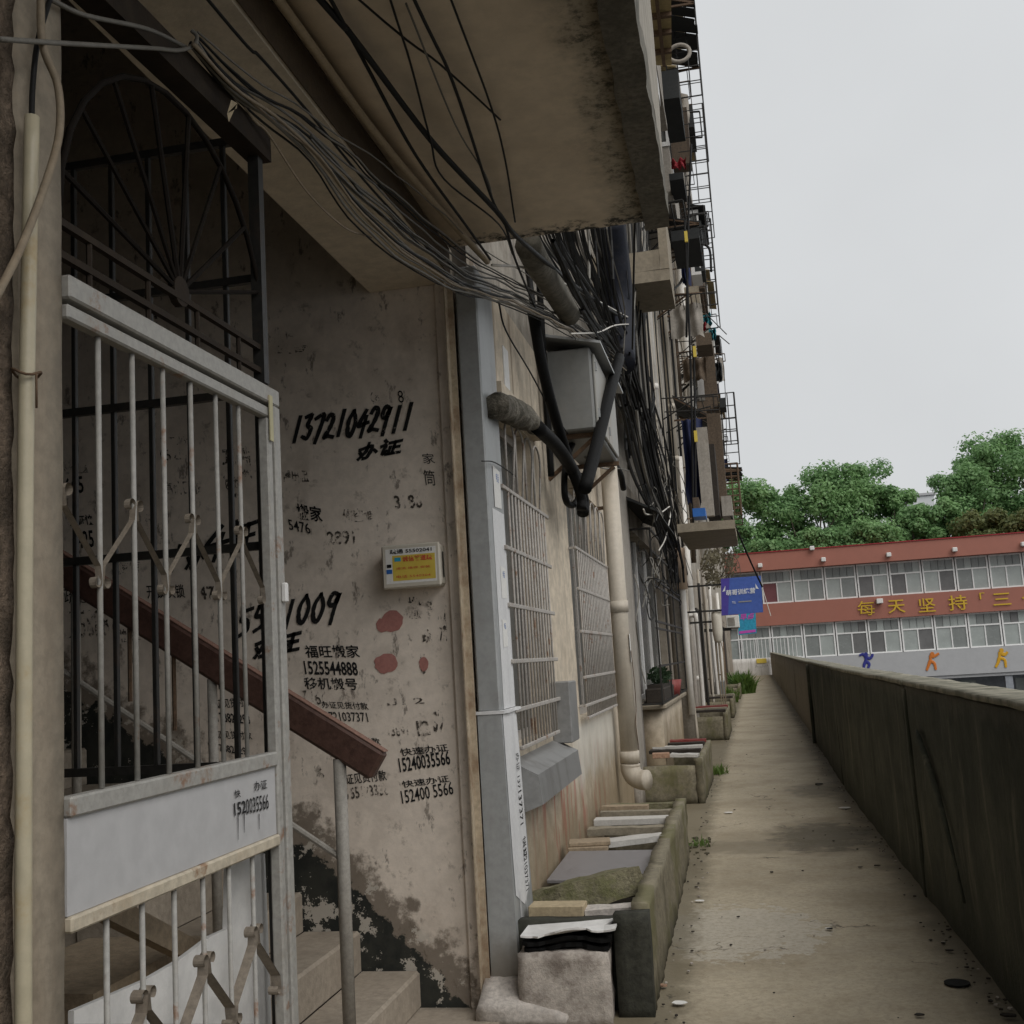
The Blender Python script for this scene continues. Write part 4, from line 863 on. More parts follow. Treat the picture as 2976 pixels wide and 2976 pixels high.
leaves(MB(), (-1.0, 13.9, 1.29), .12, .7, .12, 300, .04).build('foliage', M['dullleaf'], pl)
MB().tube([(-1.0, 13.9, 1.2), (-1.01, 13.92, 1.4)], .008, 6).build('stem', M['bark'], pl)

# ------------------------------------------------------------------ drainpipes
def pipe(x, y, z0, z1, r, m, label, joints=(), shoe=False, nm='drainpipe'):
    t = thing(nm, label, 'pipe', (x+xo(y), y, z0))
    MB().tube([(x, y, z0), (x, y, z1)], r, 16).build('pipe', M[m], t, smooth=True)
    for z in joints:
        MB().tube([(x, y, z-.05), (x, y, z+.05)], r*1.13, 16).build('collar', M[m], t, smooth=True)
    for z in [z0+.8+k*1.5 for k in range(int((z1-z0-.8)/1.5)+1)]:
        MB().box(XF-.01, x-r*.7, y-.012, y+.012, z-.015, z+.015).build('wall_clip', M['rustiron'], t)
    if shoe:
        P = [(x, y, z0-.0), (x, y, z0-.05), (x+.03, y-.02, z0-.11), (x+.09, y-.05, z0-.14), (x+.15, y-.08, z0-.14)]
        MB().tube(smoothpts(P, 4), r*1.12, 16).build('elbow', M[m], t, smooth=True)
    return t
dp = pipe(-1.02, 9.98, .61, 3.3, .078, 'pvcgrey', 'large beige drainpipe with an elbow at its foot beside the second barred window', (.67, 2.0), True)
MB().add([(-.9405, 9.93, 1.5), (-.9405, 10.0, 1.5), (-.9405, 10.0, 1.75), (-.9405, 9.93, 1.75)], [(0, 1, 2, 3)]).build('paper_sticker', M['paper'], dp)
w_ = [(-.935, 9.93, 1.6), (-.93, 9.98, 1.35), (-.935, 10.02, 1.1), (-.94, 9.93, .95), (-.935, 9.98, .75), (-.94, 10.03, .6)]
one('tie_wire', MB().tube(smoothpts(w_), .004, 6), M['rustiron'], 'thin rusty wire wound round the large beige drainpipe', 'wire', smooth=True)
def upipe(u, v, X): return at(u, v, 'X', X)
col = thing('render_column', 'thick grey rendered column with a tan lagged top beyond the black cage', 'column', (-.98+xo(17.8), 17.8, 0))
MB().tube([(-.97, 17.8, 0), (-.97, 17.8, 3.4)], .14, 16).build('shaft', M['pillar'], col, smooth=True)
MB().tube([(-.86, 17.6, 2.55), (-.86, 17.6, 3.2)], .09, 12).build('lagging', M['sleeve'], col, smooth=True)
MB().tube([(-.86, 17.6, .6), (-.86, 17.6, 2.55)], .05, 12).build('pipe', M['pvcwhite'], col, smooth=True)
for (u, v, Y, r, z1, m, lab, j) in [
    (2018, 1900, 24, .075, 5.8, 'pvcwhite', 'white drainpipe with a dark stain, next after the grey column', (1.0, 2.4)),
    (2048, 1900, 28, .03, 3.6, 'pvcgrey', 'thin grey pipe bent at the top, past the stained white drainpipe', ()),
    (2062, 1900, 31, .06, 4.2, 'pillar', 'grey pipe standing behind the thin bent one', ()),
    (2098, 1900, 36, .05, 3.4, 'pvcwhite', 'white pipe leaning away below the air conditioner', ()),
    (2000, 1900, 21.2, .035, 3.6, 'redcloth', 'dark red pipe between the grey column and the white drainpipe', ()),
    (1905, 1150, 18.2, .055, 16, 'pvcwhite', 'white riser pipe nearest the cable tangle on the upper floors', (6, 9)),
    (1938, 1150, 22.5, .075, 16, 'pvcgrey', 'jointed beige riser pipe in the middle of the upper facade', (5.5, 6.6, 9)),
    (1962, 1100, 25.5, .035, 16, 'wiretan', 'thin tan riser pipe beside the jointed beige one', ()),
    (1996, 1000, 29.5, .11, 17, 'pvcwhite', 'clean white riser pipe furthest along the upper facade', (8, 10.5, 13)),
    (1922, 1200, 19.8, .03, 14, 'cabinetlight', 'narrow pale riser pipe left of the jointed beige one', ()),
    (1975, 1250, 27.0, .06, 14, 'brownbit', 'brown riser pipe between the tan and the clean white ones', ()),
    (1884, 1250, 15.4, .04, 14, 'brownbit', 'brown riser pipe close behind the cable tangle', ())]:
    p = at(u, v, 'Y', Y); pipe(max(-1.08, min(-.7, p.x)), Y, 0.0 if v > 1500 else 3.7, z1, r, m, lab, j)

# far ground floor: dark panels standing in for shaded openings, and thin pipes
for k, (y, dy, z1, m) in enumerate(((18.6, .9, 2.6, 'darkbit'), (22.5, 1.2, 2.7, 'brownbit'), (26.7, 1.6, 2.6, 'darkbit'), (29.2, .8, 2.9, 'iron'), (32.4, 1.8, 2.6, 'brownbit'), (37.2, 2.2, 2.7, 'darkbit'), (43.4, 2.4, 2.6, 'brownbit'), (49, 2.6, 2.6, 'darkbit'))):
    MB().rough(XF+.004, XF+.05, y, y+dy, 0, z1, .3, .006, 3, k).build('recess_shade_panel' if k % 2 else 'opening_shade_panel', M[m], AB)
random.seed(19)
adj = ['rust-streaked', 'pale', 'dark', 'bent', 'cream', 'grimy', 'thin', 'short', 'grey', 'white', 'black', 'stained', 'dull', 'mossy']
for k in range(14):
    y = 18.9+k*1.55+random.uniform(-.4, .4); x = XF+random.uniform(.06, .3); z1 = random.uniform(1.4, 3.6); r = random.choice((.02, .03, .045))
    m = random.choice(('pvcwhite', 'pvcgrey', 'brownbit', 'iron', 'pillar', 'rustiron')); P = [(x, y, 0), (x+random.gauss(0, .015), y, z1*.5), (x, y+random.gauss(0, .05), z1)]
    if k % 3 == 0: P += [(x-.03, y, z1+.05), (XF+.02, y, z1+.07)]
    one('wall_pipe', MB().tube(smoothpts(P, 4), r, 8), M[m], 'thin service pipe on the far ground-floor wall', 'pipe', 'service pipes on the far ground floor', smooth=True)

# ------------------------------------------------------------------ electric cabinet on brackets
ec = thing('electric_cabinet', 'grey electric cabinet bracketed to the wall above the barred windows', 'cabinet', (-1.0, 8.2, 3.1))
ex0, ex1, ey0, ey1, ez0, ez1 = -1.10, -.80, 7.15, 8.55, 3.06, 3.62
MB().box(ex0, ex1, ey0, ey1, ez0, ez1, .012).build('body', M['cabinet'], ec)
for a, b in ((ey0+.06, ey0+.68), (ey0+.71, ey1-.05)): 
    dr = MB().box(ex1+.001, ex1+.02, a, b, ez0+.03, ez1-.03, .006).build('door', M['cabinetlight'], ec)
    for z in (ez0+.12, ez1-.12): MB().box(ex1+.02, ex1+.032, a+.005, a+.025, z-.03, z+.03).build('hinge', M['sheet'], dr)
MB().prism([(-1.14, ey0-.05, ez1+.10), (-.72, ey0-.05, ez1+.003), (-.72, ey0-.05, ez1+.02), (-1.14, ey0-.05, ez1+.12)], (0, ey1-ey0+.1, 0)).build('rain_hood', M['sheet'], ec)
for y in (ey0+.1, ey1-.1): MB().bar((XF, y, ez0-.02), (-.78, y, ez0-.02), .04, .03).bar((XF, y, ez0-.3), (-.82, y, ez0-.04), .025, .025).build('bracket', M['rustiron'], ec)

# ------------------------------------------------------------------ troughs and the boards lying on them
def troughbox(y0, y1, h, label, m='trough', x0=XF, x1=-.49, t=.075, end='trough'):
    o = thing('planting_trough', label, 'trough', ((x0+x1)/2+xo(y0), y0, 0), 'concrete troughs along the facade')
    MB().rough(x1-t, x1, y0, y1, -.02, h, .05, .015, 9, int(y0*3)).build('front_wall', M[m], o, smooth=True)
    MB().rough(x0+.03, x1-t-.004, y0, y0+t, -.02, h-.07, .08, .01, 6, int(y0*5)).build('end_wall', M[end], o, smooth=True)
    MB().rough(x0+.03, x1-t-.004, y1-t, y1, -.02, h-.03, .1, .01, 6, int(y0*7)).build('end_wall', M[m], o, smooth=True)
    MB().box(x0+.01, x1-t-.005, y0+t+.004, y1-t-.004, -.02, h*.2).build('soil', M['soil'], o)
    return o
troughbox(5.12, 8.72, .455, 'long mossy concrete trough nearest the camera, roofed with loose boards', end='troughdark')
MB_ = MB().rough(-1.06, -.66, 4.93, 5.10, -.02, .295, .04, .014, 9, 77)
one('rendered_block', MB_, M['troughpale'], 'pale rendered block in front of the long mossy trough', 'block', smooth=True)
mb = MB().rough(-.64, -.485, 5.02, 5.115, -.02, .43, .06, .006, 6, 78); one('trough_pier', mb, M['troughdark'], 'blackened pier at the near corner of the long trough', 'pier', smooth=True)
troughbox(11.85, 14.2, .46, 'concrete trough just past the drainpipe elbow with a brick on its end', x1=-.46)
troughbox(20.0, 22.3, .48, 'grey concrete trough in the middle distance, second past the drainpipe', x1=-.40)
troughbox(26.3, 29.0, .45, 'concrete trough further along with dark boards, third past the drainpipe', x1=-.42)
troughbox(36.2, 39.0, .42, 'small far trough just before the weeds', x1=-.40)
def slab(y, dy, x0, x1, z, t, m, label, yaw=0, tilt=0, roll=0, rough=True, nm='loose_board', seed=1):
    c = Vector(((x0+x1)/2, y, z)); b = MB().rough(-(x1-x0)/2, (x1-x0)/2, -dy/2, dy/2, 0, t, max(.06, dy/3), .006, 9, seed) if rough else MB().box(-(x1-x0)/2, (x1-x0)/2, -dy/2, dy/2, 0, t, .004)
    b.xf(Matrix.Translation(c) @ Matrix.Rotation(R(yaw), 4, 'Z') @ Matrix.Rotation(R(tilt), 4, 'X') @ Matrix.Rotation(R(roll), 4, 'Y'))
    return one(nm, b, M[m], label, 'board', 'boards lying on the troughs')
random.seed(44)
def jagged(x0, x1, y0, y1, z, t, amp, n=16, tilt=.05):
    F = [(x0+(x1-x0)*i/n, y0+random.uniform(-amp, amp)+(amp*1.5 if i in (4, 5, 11) else 0)) for i in range(n+1)]; B = [(x1+random.uniform(-amp, 0), y0+(y1-y0)*.4), (x1-.06, y0+(y1-y0)*.5), (x1-.01, y1), (x0, y1)]
    return MB().prism([(x, y, z+tilt*(x-x0)+.012*math.sin(x*21)) for x, y in F+B], (0, 0, t))
one('flaking_sheet', jagged(-1.04, -.62, 4.93, 5.13, .362, .008, .012, tilt=.07), M['white'], 'flaking white sheet with a torn edge lying on the pale block', 'sheet')
one('rubber_mat', jagged(-1.03, -.655, 4.945, 5.13, .30, .018, .006, tilt=.02), M['hose'], 'lower black rubber sheet under the flaking white sheet', 'sheet')
one('rubber_mat', jagged(-1.035, -.64, 4.935, 5.13, .328, .016, .008, tilt=.04), M['hose'], 'upper black rubber sheet just beneath the flaking white sheet', 'sheet')
slab(5.30, .12, -1.06, -.80, .372, .05, 'tan', 'tan timber block on the near end of the long trough', -2, 0, 0, False, 'timber_block', 4)
slab(5.32, .11, -.80, -.56, .372, .028, 'mortar', 'thin pale stone beside the tan timber block', 2, 0, -2, True, 'pale_stone', 6)
sb_ = MB().rough(-.28, .28, -.2, .2, 0, .13, .07, .03, 6, 12); sb_.xf(Matrix.Translation((-.86, 5.75, .31)) @ Matrix.Rotation(R(14), 4, 'Z') @ Matrix.Rotation(R(-10), 4, 'X') @ Matrix.Rotation(R(-9), 4, 'Y'))
one('rubble_stone', sb_, M['stone'], 'large mossy stone lying in the near end of the long trough', 'stone', smooth=False)
slab(6.35, .62, -1.10, -.58, .385, .022, 'slate', 'smooth grey slab across the long trough behind the mossy stone', -3, 4, 0, False, seed=8)
slab(6.78, .16, -1.10, -.86, .412, .03, 'plywood', 'short stacked batten at the wall end of the grey slab', 4, 0, 0, False, seed=9)
slab(6.80, .15, -1.10, -.85, .443, .025, 'plywood', 'upper short batten stacked on the other one by the wall', 8, 0, 0, False, seed=10)
slab(6.98, .14, -1.02, -.54, .41, .035, 'boardwhite', 'slanting white painted board on the long trough', 13, 0, -3, True, seed=11)
slab(7.27, .08, -1.08, -.57, .37, .03, 'darkbit', 'dark wooden board between the two white boards', 1, 0, 0, True, seed=13)
slab(7.5, .10, -1.08, -.55, .39, .045, 'plankgrey', 'grey-brown plank next to the straight white board', 0, 0, 0, True, seed=14)
slab(7.85, .13, -1.08, -.53, .40, .045, 'boardwhite', 'straight white painted board across the long trough', 0, 0, 0, False, seed=15)
slab(8.22, .10, -1.08, -.53, .40, .04, 'plankgrey', 'brown plank beyond the straight white board', 0, 0, 0, True, seed=16)
slab(8.45, .09, -1.10, -.75, .42, .03, 'plywood', 'pale tapering board against the wall by the drainpipe elbow', -4, 0, 0, True, seed=17)
slab(8.64, .11, -1.06, -.52, .39, .045, 'stone', 'green stained plank at the far end of the long trough', 0, 0, 0, True, seed=18)
slab(11.95, .16, -.98, -.80, .47, .05, 'brick', 'pale brick on the near end of the trough past the drainpipe', 4, 0, 0, False, 'brick_block', 21)
slab(11.98, .18, -.79, -.50, .47, .03, 'boardwhite', 'white offcut beside the pale brick', -5, 0, 2, True, seed=22)
for k, (y, m, lab) in enumerate(((12.5, 'darkbit', 'dark plank nearest the pale brick'), (12.95, 'boardwhite', 'white strip between dark planks past the drainpipe'), (13.4, 'darkbit', 'dark plank behind the white strip past the drainpipe'), (13.85, 'redplastic', 'reddish plank at the far end of the trough past the drainpipe'))):
    slab(y, .16, -1.06, -.5, .47, .035, m, lab, random.uniform(-3, 3), 0, 0, True, seed=30+k)
for k, (y, m, lab) in enumerate(((20.15, 'darkbit', 'dark plank at the near end of the middle trough'), (20.9, 'plankgrey', 'grey plank across the middle trough'), (21.7, 'redplastic', 'reddish plank across the middle trough'))): slab(y, .2, -1.06, -.42, .485, .04, m, lab, 2, 0, 0, True, seed=40+k)
for k, (y, m, lab) in enumerate(((26.5, 'darkbit', 'dark plank at the near end of the third trough'), (27.8, 'plankgrey', 'grey plank across the third trough'))): slab(y, .3, -1.06, -.42, .455, .04, m, lab, 0, 0, 0, True, seed=50+k)
random.seed(5)
mb = MB()
for i in range(26):
    c = Vector((-.46+random.uniform(-.06, .1), 9.0+random.uniform(-.3, .7), 0)); s = random.uniform(.006, .02)
    mb.rough(c.x-s, c.x+s, c.y-s, c.y+s, 0, s, s, s*.3, 20, i)
one('rubble_heap', mb, M['trough'], 'scattered rubble crumbs at the far end of the long trough', 'rubble', kind='stuff')

random.seed(15); mb = MB(); mb2 = MB()
for i in range(420):
    side = random.random() < .65; y = 4.2+random.random()**1.6*22
    x = (.985-abs(random.gauss(0, .07))) if side else (-.47+abs(random.gauss(0, .06)))
    if random.random() < .16: x = random.uniform(-.4, .95)
    s_ = random.uniform(.003, .011); n = random.choice((4, 5)); a0 = random.random()*6; z = .008
    pts = [(x+math.cos(a0+6.283*k/n)*s_*random.uniform(.6, 1.3), y+math.sin(a0+6.283*k/n)*s_*random.uniform(.6, 1.6), z) for k in range(n)]
    (mb if i % 4 else mb2).prism(pts, (0, 0, s_*.5))
one('grit', mb, M['darkbit'], 'dark grit and leaf crumbs along the edges of the walkway', 'grit', kind='stuff')
one('grit', mb2, M['troughpale'], 'pale grit scattered along the edges of the walkway', 'grit', kind='stuff')

# ------------------------------------------------------------------ cables under the canopy
def wire(pts, r, m, label, nm='cable', cat='cable', group=None, jit=0.0, k=6, n=6):
    P = [Vector(p) if len(p) == 3 else at(p[0], p[1], p[2], p[3]) for p in pts]
    if len(pts[0]) == 4 and pts[0][1] < 5 and pts[0][2] in 'ZX':      # carry on along the canopy behind the camera
        d = P[0]-P[1]; d.z = 0
        if d.y < -.12: P.insert(0, P[0]+d.normalized()*2.4)
    P = smoothpts(P, k)
    if jit: P = [q + noise.noise_vector(q*3+Vector((r*1e4, 0, 0)))*jit for q in P]
    return one(nm, MB().tube(P, r, n), M[m], label, cat, group, smooth=True)
Zc = 3.50
wire([(880, -60, 'Z', Zc), (1026, 109, 'Z', Zc), (1251, 406, 'Z', 3.46), (1439, 609, 'Z', 3.42), (1526, 710, 'X', -.80), (1714, 862, 'X', -.80), (1838, 942, 'X', -.80)], .012, 'cable', 'thickest black cable running diagonally under the canopy')
wire([(940, -40, 'Z', Zc), (1048, 159, 'Z', Zc), (1207, 449, 'Z', 3.46), (1352, 652, 'Z', 3.45), (1425, 754, 'X', -1.0)], .007, 'cable', 'black cable under the canopy between the tan conduit and the thickest one')
wire([(1010, -30, 'Z', Zc), (1280, 188, 'Z', 3.53), (1454, 348, 'Z', 3.565)], .004, 'cable', 'thin dark wire crossing the middle of the canopy soffit')
wire([(1125, -30, 'Z', Zc), (1192, 181, 'Z', Zc), (1251, 406, 'Z', 3.45), (1290, 520, 'Z', 3.4), (1450, 652, 'Z', 3.45), (1490, 740, 'X', -.95)], .004, 'cable', 'thin black wire joining the thickest cable halfway under the canopy')
wire([(1190, -30, 'Z', Zc), (1316, 239, 'Z', 3.5), (1425, 565, 'Z', 3.47), (1468, 652, 'Z', 3.5), (1500, 761, 'X', -.9), (1560, 905, 'X', -.95)], .006, 'cable', 'black wire curving down the far half of the canopy soffit')
wire([(1180, 10, 'Z', Zc), (1323, 362, 'Z', 3.5), (1410, 507, 'Z', 3.48), (1432, 580, 'Z', 3.5)], .0035, 'wiregrey', 'thin grey wire alongside the curved black wire under the canopy')
wire([(1300, -30, 'Z', 3.53), (1425, 304, 'Z', 3.53), (1468, 464, 'Z', 3.53), (1497, 645, 'Z', 3.53)], .004, 'cable', 'thin wire nearest the outer part of the canopy soffit')
wire([(1855, -40, 'Y', 4.75), (1867, 174, 'Y', 4.8), (1858, 420, 'Y', 4.9), (1845, 652, 'Y', 5.15), (1838, 1014, 'Y', 6.2)], .006, 'cable', 'black wire hanging straight down at the canopy edge')
wire([(1880, -40, 'Y', 4.9), (1868, 220, 'Y', 4.9), (1862, 400, 'Y', 5.0), (1850, 640, 'Y', 5.2)], .004, 'wiregrey', 'grey wire hanging beside the black one at the canopy edge')
wire([(790, -30, 'Z', 3.535), (1106, 406, 'Z', 3.535), (1330, 667, 'Z', 3.535), (1417, 761, 'Z', 3.5)], .016, 'conduittan', 'tan conduit fixed along the lintel under the canopy', 'conduit_pipe', 'pipe')
wire([(580, -30, 'X', -1.17), (760, 170, 'X', -1.17), (900, 330, 'X', -1.17), (1090, 560, 'X', -1.17), (1290, 770, 'X', -1.17)], .005, 'cable', 'sagging black wire along the face of the lintel')
wire([(0, 114, 'X', -1.10), (220, 128, 'X', -1.11), (440, 140, 'X', -1.13), (520, 146, 'X', -1.13), (565, 130, 'X', -1.12), (572, 105, 'X', -1.12), (556, 88, 'X', -1.13)], .005, 'wiregrey', 'pale wire crossing the top left corner and ending in a loop')
wire([(150, 0, 'X', -1.13), (250, 45, 'X', -1.13), (430, 85, 'X', -1.14), (545, 140, 'X', -1.14)], .005, 'wiregrey', 'pale wire slanting down to the loop at the top left')
wire([(118, -40, 'X', -1.12), (124, 129, 'X', -1.11), (168, 250, 'X', -1.10), (172, 388, 'X', -1.09), (129, 543, 'X', -1.08), (60, 720, 'X', -1.07), (-20, 880, 'X', -1.06)], .007, 'wiretan', 'tan cable bowing across the near left jamb')
wire([(150, -20, 'X', -1.13), (110, 120, 'X', -1.13), (95, 250, 'X', -1.13), (92, 345, 'X', -1.12)], .005, 'cable', 'dark cable dropping into the top of the yellowed conduit')
random.seed(21)
# bundle of thin wires slung from the entrance to the cable tangle
base = [(560, 120, -1.14), (700, 261, -1.13), (896, 406, -1.12), (1106, 616, -1.10), (1316, 783, -1.08), (1483, 855, -1.0), (1664, 942, -.9), (1835, 1045, -.8)]
sp = [14, 22, 32, 56, 50, 34, 26, 38]
for i in range(19):
    a, b = random.gauss(-.3, .8), random.gauss(0, .8); P = []
    for j, (u, v, X) in enumerate(base):
        k = sp[j]; P.append((u - .6*k*a + random.gauss(0, 3), v + k*.8*a + k*.25*b + random.gauss(0, 3), 'X', X+.015*b))
    if i % 4 == 3: P = P[2:]
    wire(P, random.choice((.0028, .0035, .004, .005)), random.choice(('wiregrey', 'wiregrey', 'wiretan', 'cable', 'cable')), 'thin wire in the slung bundle from the entrance towards the cable tangle', 'cable', 'cable', 'wires of the slung bundle', .02)
wire([(620, 180, 'X', -1.14), (735, 345, 'X', -1.13), (780, 390, 'X', -1.12), (890, 555, 'X', -1.12), (1000, 660, 'X', -1.12), (1080, 690, 'X', -1.12)], .003, 'wiretan', 'loose pinkish wire drooping below the slung bundle')
# torn tape flag by the head beam
one('torn_tape', MB().add([at(u, v, 'X', -1.10) for u, v in ((660, 330), (688, 315), (690, 300), (672, 290), (665, 355))], [(0, 1, 2, 3), (0, 2, 4)]), M['tan'], 'scrap of yellow tape stuck under the slung wires', 'tape')

# ------------------------------------------------------------------ thick hoses, lagged stub and duct
wire([(1560, 1240, 'X', -1.0), (1620, 1300, 'X', -.97), (1668, 1375, 'X', -.96), (1694, 1450, 'X', -.95), (1694, 1492, 'X', -.95)], .042, 'hose', 'thick black hose leaving the lagged stub by the first window', 'hose', 'hose', n=12)
wire([(1548, 905, 'X', -1.02), (1575, 1060, 'X', -1.0), (1610, 1200, 'X', -.98), (1650, 1330, 'X', -.97), (1688, 1440, 'X', -.93), (1690, 1480, 'X', -.93)], .034, 'hose', 'long black hose hanging in front of the electric cabinet', 'hose', 'hose', n=12)
wire([(1800, 1040, 'X', -.72), (1770, 1150, 'X', -.74), (1735, 1290, 'X', -.78), (1700, 1420, 'X', -.82)], .042, 'hose', 'broad black hose slanting across the cabinet doors', 'hose', 'hose', n=12)
wire([(1668, 1280, 'X', -1.02), (1648, 1330, 'X', -1.02), (1640, 1400, 'X', -1.02), (1645, 1455, 'X', -1.02), (1665, 1468, 'X', -1.02), (1682, 1440, 'X', -1.02), (1686, 1380, 'X', -1.03)], .022, 'hose', 'black hose hanging in a narrow loop under the cabinet', 'hose', 'hose', n=12)
wire([(1690, 1300, 'X', -1.0), (1760, 1330, 'X', -.98), (1800, 1370, 'X', -.97), (1812, 1420, 'X', -.97)], .03, 'hose', 'black hose curving right below the cabinet', 'hose', 'hose', n=10)
lump = [at(u, v, 'X', X) for u, v, X in ((1440, 1175, -1.06), (1490, 1195, -1.05), (1530, 1220, -1.04), (1562, 1245, -1.03))]
mb = MB().tube(smoothpts(lump, 5), .08, 14, True, [.062, .066, .064, .07, .073, .068, .07, .067, .062, .064, .06, .056, .05, .046, .044, .042])
mb.v = [v + noise.noise_vector(v*14)*.022 for v in mb.v]; one('lagged_stub', mb, M['lump'], 'lumpy cement-lagged pipe stub sticking out beside the corner post', 'pipe', smooth=True)
wire([(1535, 712, 'X', -.86), (1562, 765, 'X', -.86), (1610, 840, 'X', -.86), (1655, 915, 'X', -.86)], .07, 'darkedge', 'thick dark slanting duct just below the canopy edge', 'duct', 'pipe', n=12)
wire([(1512, 700, 'X', -1.08), (1535, 790, 'X', -1.06), (1550, 900, 'X', -1.04)], .02, 'cable', 'black bound cable dropping beside the slanting duct', n=8)

# ------------------------------------------------------------------ the cable tangle on the facade
random.seed(31)
tg = MB(); tg2 = MB()
def strand(mb, P, r):
    mb.tube(smoothpts(P, 5), r, 5, False)
trunk = [(1800, 1000), (1850, 1180), (1885, 1330), (1925, 1480), (1958, 1600), (1972, 1690)]
for i in range(64):
    a, b = random.gauss(0, 1), random.gauss(0, 1); P = []
    for j, (u, v) in enumerate(trunk):
        s = (18, 24, 26, 22, 16, 14)[j]; q = at(u+a*s+random.gauss(0, 5), v+b*s*.5+random.gauss(0, 7), 'X', -.92+.07*b); P.append(q)
    strand(tg if i % 9 else tg2, P[random.choice((0, 0, 1)):random.choice((4, 5, 6, 6))], random.choice((.006, .009, .012, .018)))
for i in range(95):                      # fan of cables climbing to the floors above
    u0 = random.uniform(1550, 1885); X = random.uniform(-1.08, -.72); t = (u0-1550)/335
    P = [at(u0-30*(1-t), 560, 'X', X), at(u0, 700, 'X', X), at(u0+(1840-u0)*.45+random.gauss(0, 18), 900, 'X', X), at(1835+random.gauss(0, 25), 1120+random.gauss(0, 30), 'X', X*.5-.46), at(1875+random.gauss(0, 18), 1280, 'X', -.92)]
    P = [q for q in P if q.y > 5.25]
    if len(P) > 2: strand(tg if random.random() < .88 else tg2, P, random.choice((.005, .007, .009, .012)))
for i in range(20):                      # vertical runs
    u = random.uniform(1838, 1875); X = random.uniform(-.95, -.75); y = at(u, 1000, 'X', X).y
    strand(tg if i % 4 else tg2, [Vector((X, y, 8.5)), Vector((X+.02, y, 6.5)), Vector((X, y, 5)), Vector((X, y+.1, 4.3))], random.choice((.010, .014, .018)))
for i in range(34):                      # loose ends and loops
    c = at(random.uniform(1840, 1975), random.uniform(1250, 1680), 'X', -.86); P = [c]
    for k in range(5): P.append(P[-1] + Vector((random.gauss(0, .05), random.gauss(.05, .25), random.gauss(-.06, .1))))
    strand(tg2 if i % 2 else tg, P, .006)
tangle = one('cable_tangle', tg, M['cable'], 'dense tangle of black cables draped along the facade past the cabinet', 'cables', kind='stuff')
one('cable_tangle', tg2, M['wiregrey'], 'pale grey wires mixed into the black cable tangle', 'cables', kind='stuff')
wire([(1770, 640, 'X', -.85), (1785, 760, 'X', -.85), (1798, 900, 'X', -.85), (1800, 1060, 'X', -.85)], .15, 'trunk', 'thick dark bound cable trunk hanging beyond the canopy edge', 'bound_cable', 'cable', n=12)
wire([(1430, 770, 'X', -.95), (1550, 785, 'X', -.92), (1690, 850, 'X', -.85), (1830, 925, 'X', -.75)], .007, 'wirewhite', 'white cable ending in bare strands in front of the tangle')
wire([(1660, 970, 'X', -.8), (1740, 965, 'X', -.75), (1790, 945, 'X', -.75), (1845, 942, 'X', -.75)], .006, 'wirewhite', 'short white cable curving up to the bare strands')
wire([(1450, 880, 'X', -1.05), (1470, 960, 'X', -1.05), (1540, 1080, 'X', -1.04), (1600, 1190, 'X', -1.0), (1650, 1260, 'X', -.95)], .005, 'cable', 'thin black wire slanting down beside the first window head')
wire([(1500, 1385, 'X', -1.1), (1440, 1345, 'X', -1.08), (1400, 1340, 'X', -1.08)], .003, 'cable', 'thin wire hooked round the corner post')
wire([(1700, 1330, 'X', -1.0), (1750, 1360, 'X', -.98), (1800, 1362, 'X', -.95), (1860, 1376, 'X', -.9)], .007, 'wiregrey', 'grey wire looping across below the cabinet')
wire([(1870, 1480, 'X', -.85), (1880, 1495, 'X', -.85), (1920, 1490, 'X', -.8), (1950, 1475, 'X', -.8), (1935, 1560, 'X', -.8), (1915, 1600, 'X', -.82)], .009, 'wirewhite', 'white wire looped at the lower end of the tangle')
wire([(2125, 1500, 'Y', 17.8), (2150, 1560, 'Y', 18.0), (2185, 1640, 'Y', 18.4), (2215, 1705, 'Y', 18.9)], .016, 'cable', 'black cable sagging from the ledge down to the blue sign')

# ------------------------------------------------------------------ upper floors: windows, ledges, cages, laundry
for (a, b, c, d) in UW:
    if b > 50: continue
    o = MB().box(XF-.12, XF-.08, a, a+.06, c, d).box(XF-.12, XF-.08, b-.06, b, c, d).box(XF-.12, XF-.08, a+.061, b-.061, c, c+.06).box(XF-.12, XF-.08, a+.061, b-.061, d-.06, d).box(XF-.118, XF-.082, (a+b)/2-.03, (a+b)/2+.03, c+.061, d-.061)
    w_ = o.build('window', M['white'], AB); MB().box(XF-.104, XF-.098, a+.05, b-.05, c+.05, d-.05).build('pane', M['glass'], w_)
def ledge(Y0, Y1, x0, x1, z0, z1, label, hollow=False):
    t = thing('air_conditioner_ledge', label, 'ledge', ((x0+x1)/2+xo(Y0), Y0, z0))
    MB().rough(x0, x1, Y0, Y1, z0, z0+.12, .25, .006, 3, 3).build('slab', M['concretebox'], t)
    if hollow:
        MB().rough(x1-.09, x1, Y0, Y1, z0+.123, z1, .25, .006, 3, 4).build('front', M['concretebox'], t)
        MB().rough(x0, x1-.093, Y0, Y0+.09, z0+.123, z0+(z1-z0)*.45, .25, .006, 3, 5).build('side', M['concretebox'], t)
    return t
q = at(1948, 812, 'Y', 11.0); ledge(11.0, 12.0, XF, q.x, q.z, q.z+.75, 'tan concrete air conditioner box high on the facade beyond the canopy', True)
q = at(2137, 1535, 'Y', 15.2); ledge(15.2, 17.9, -.72, q.x, q.z-.0, q.z+.2, 'tan concrete ledge jutting out above the blue sign')
q = at(2020, 900, 'Y', 26.0); ledge(26.0, 28.0, XF, q.x, q.z, q.z+.2, 'far concrete ledge below the rusty cage frames')
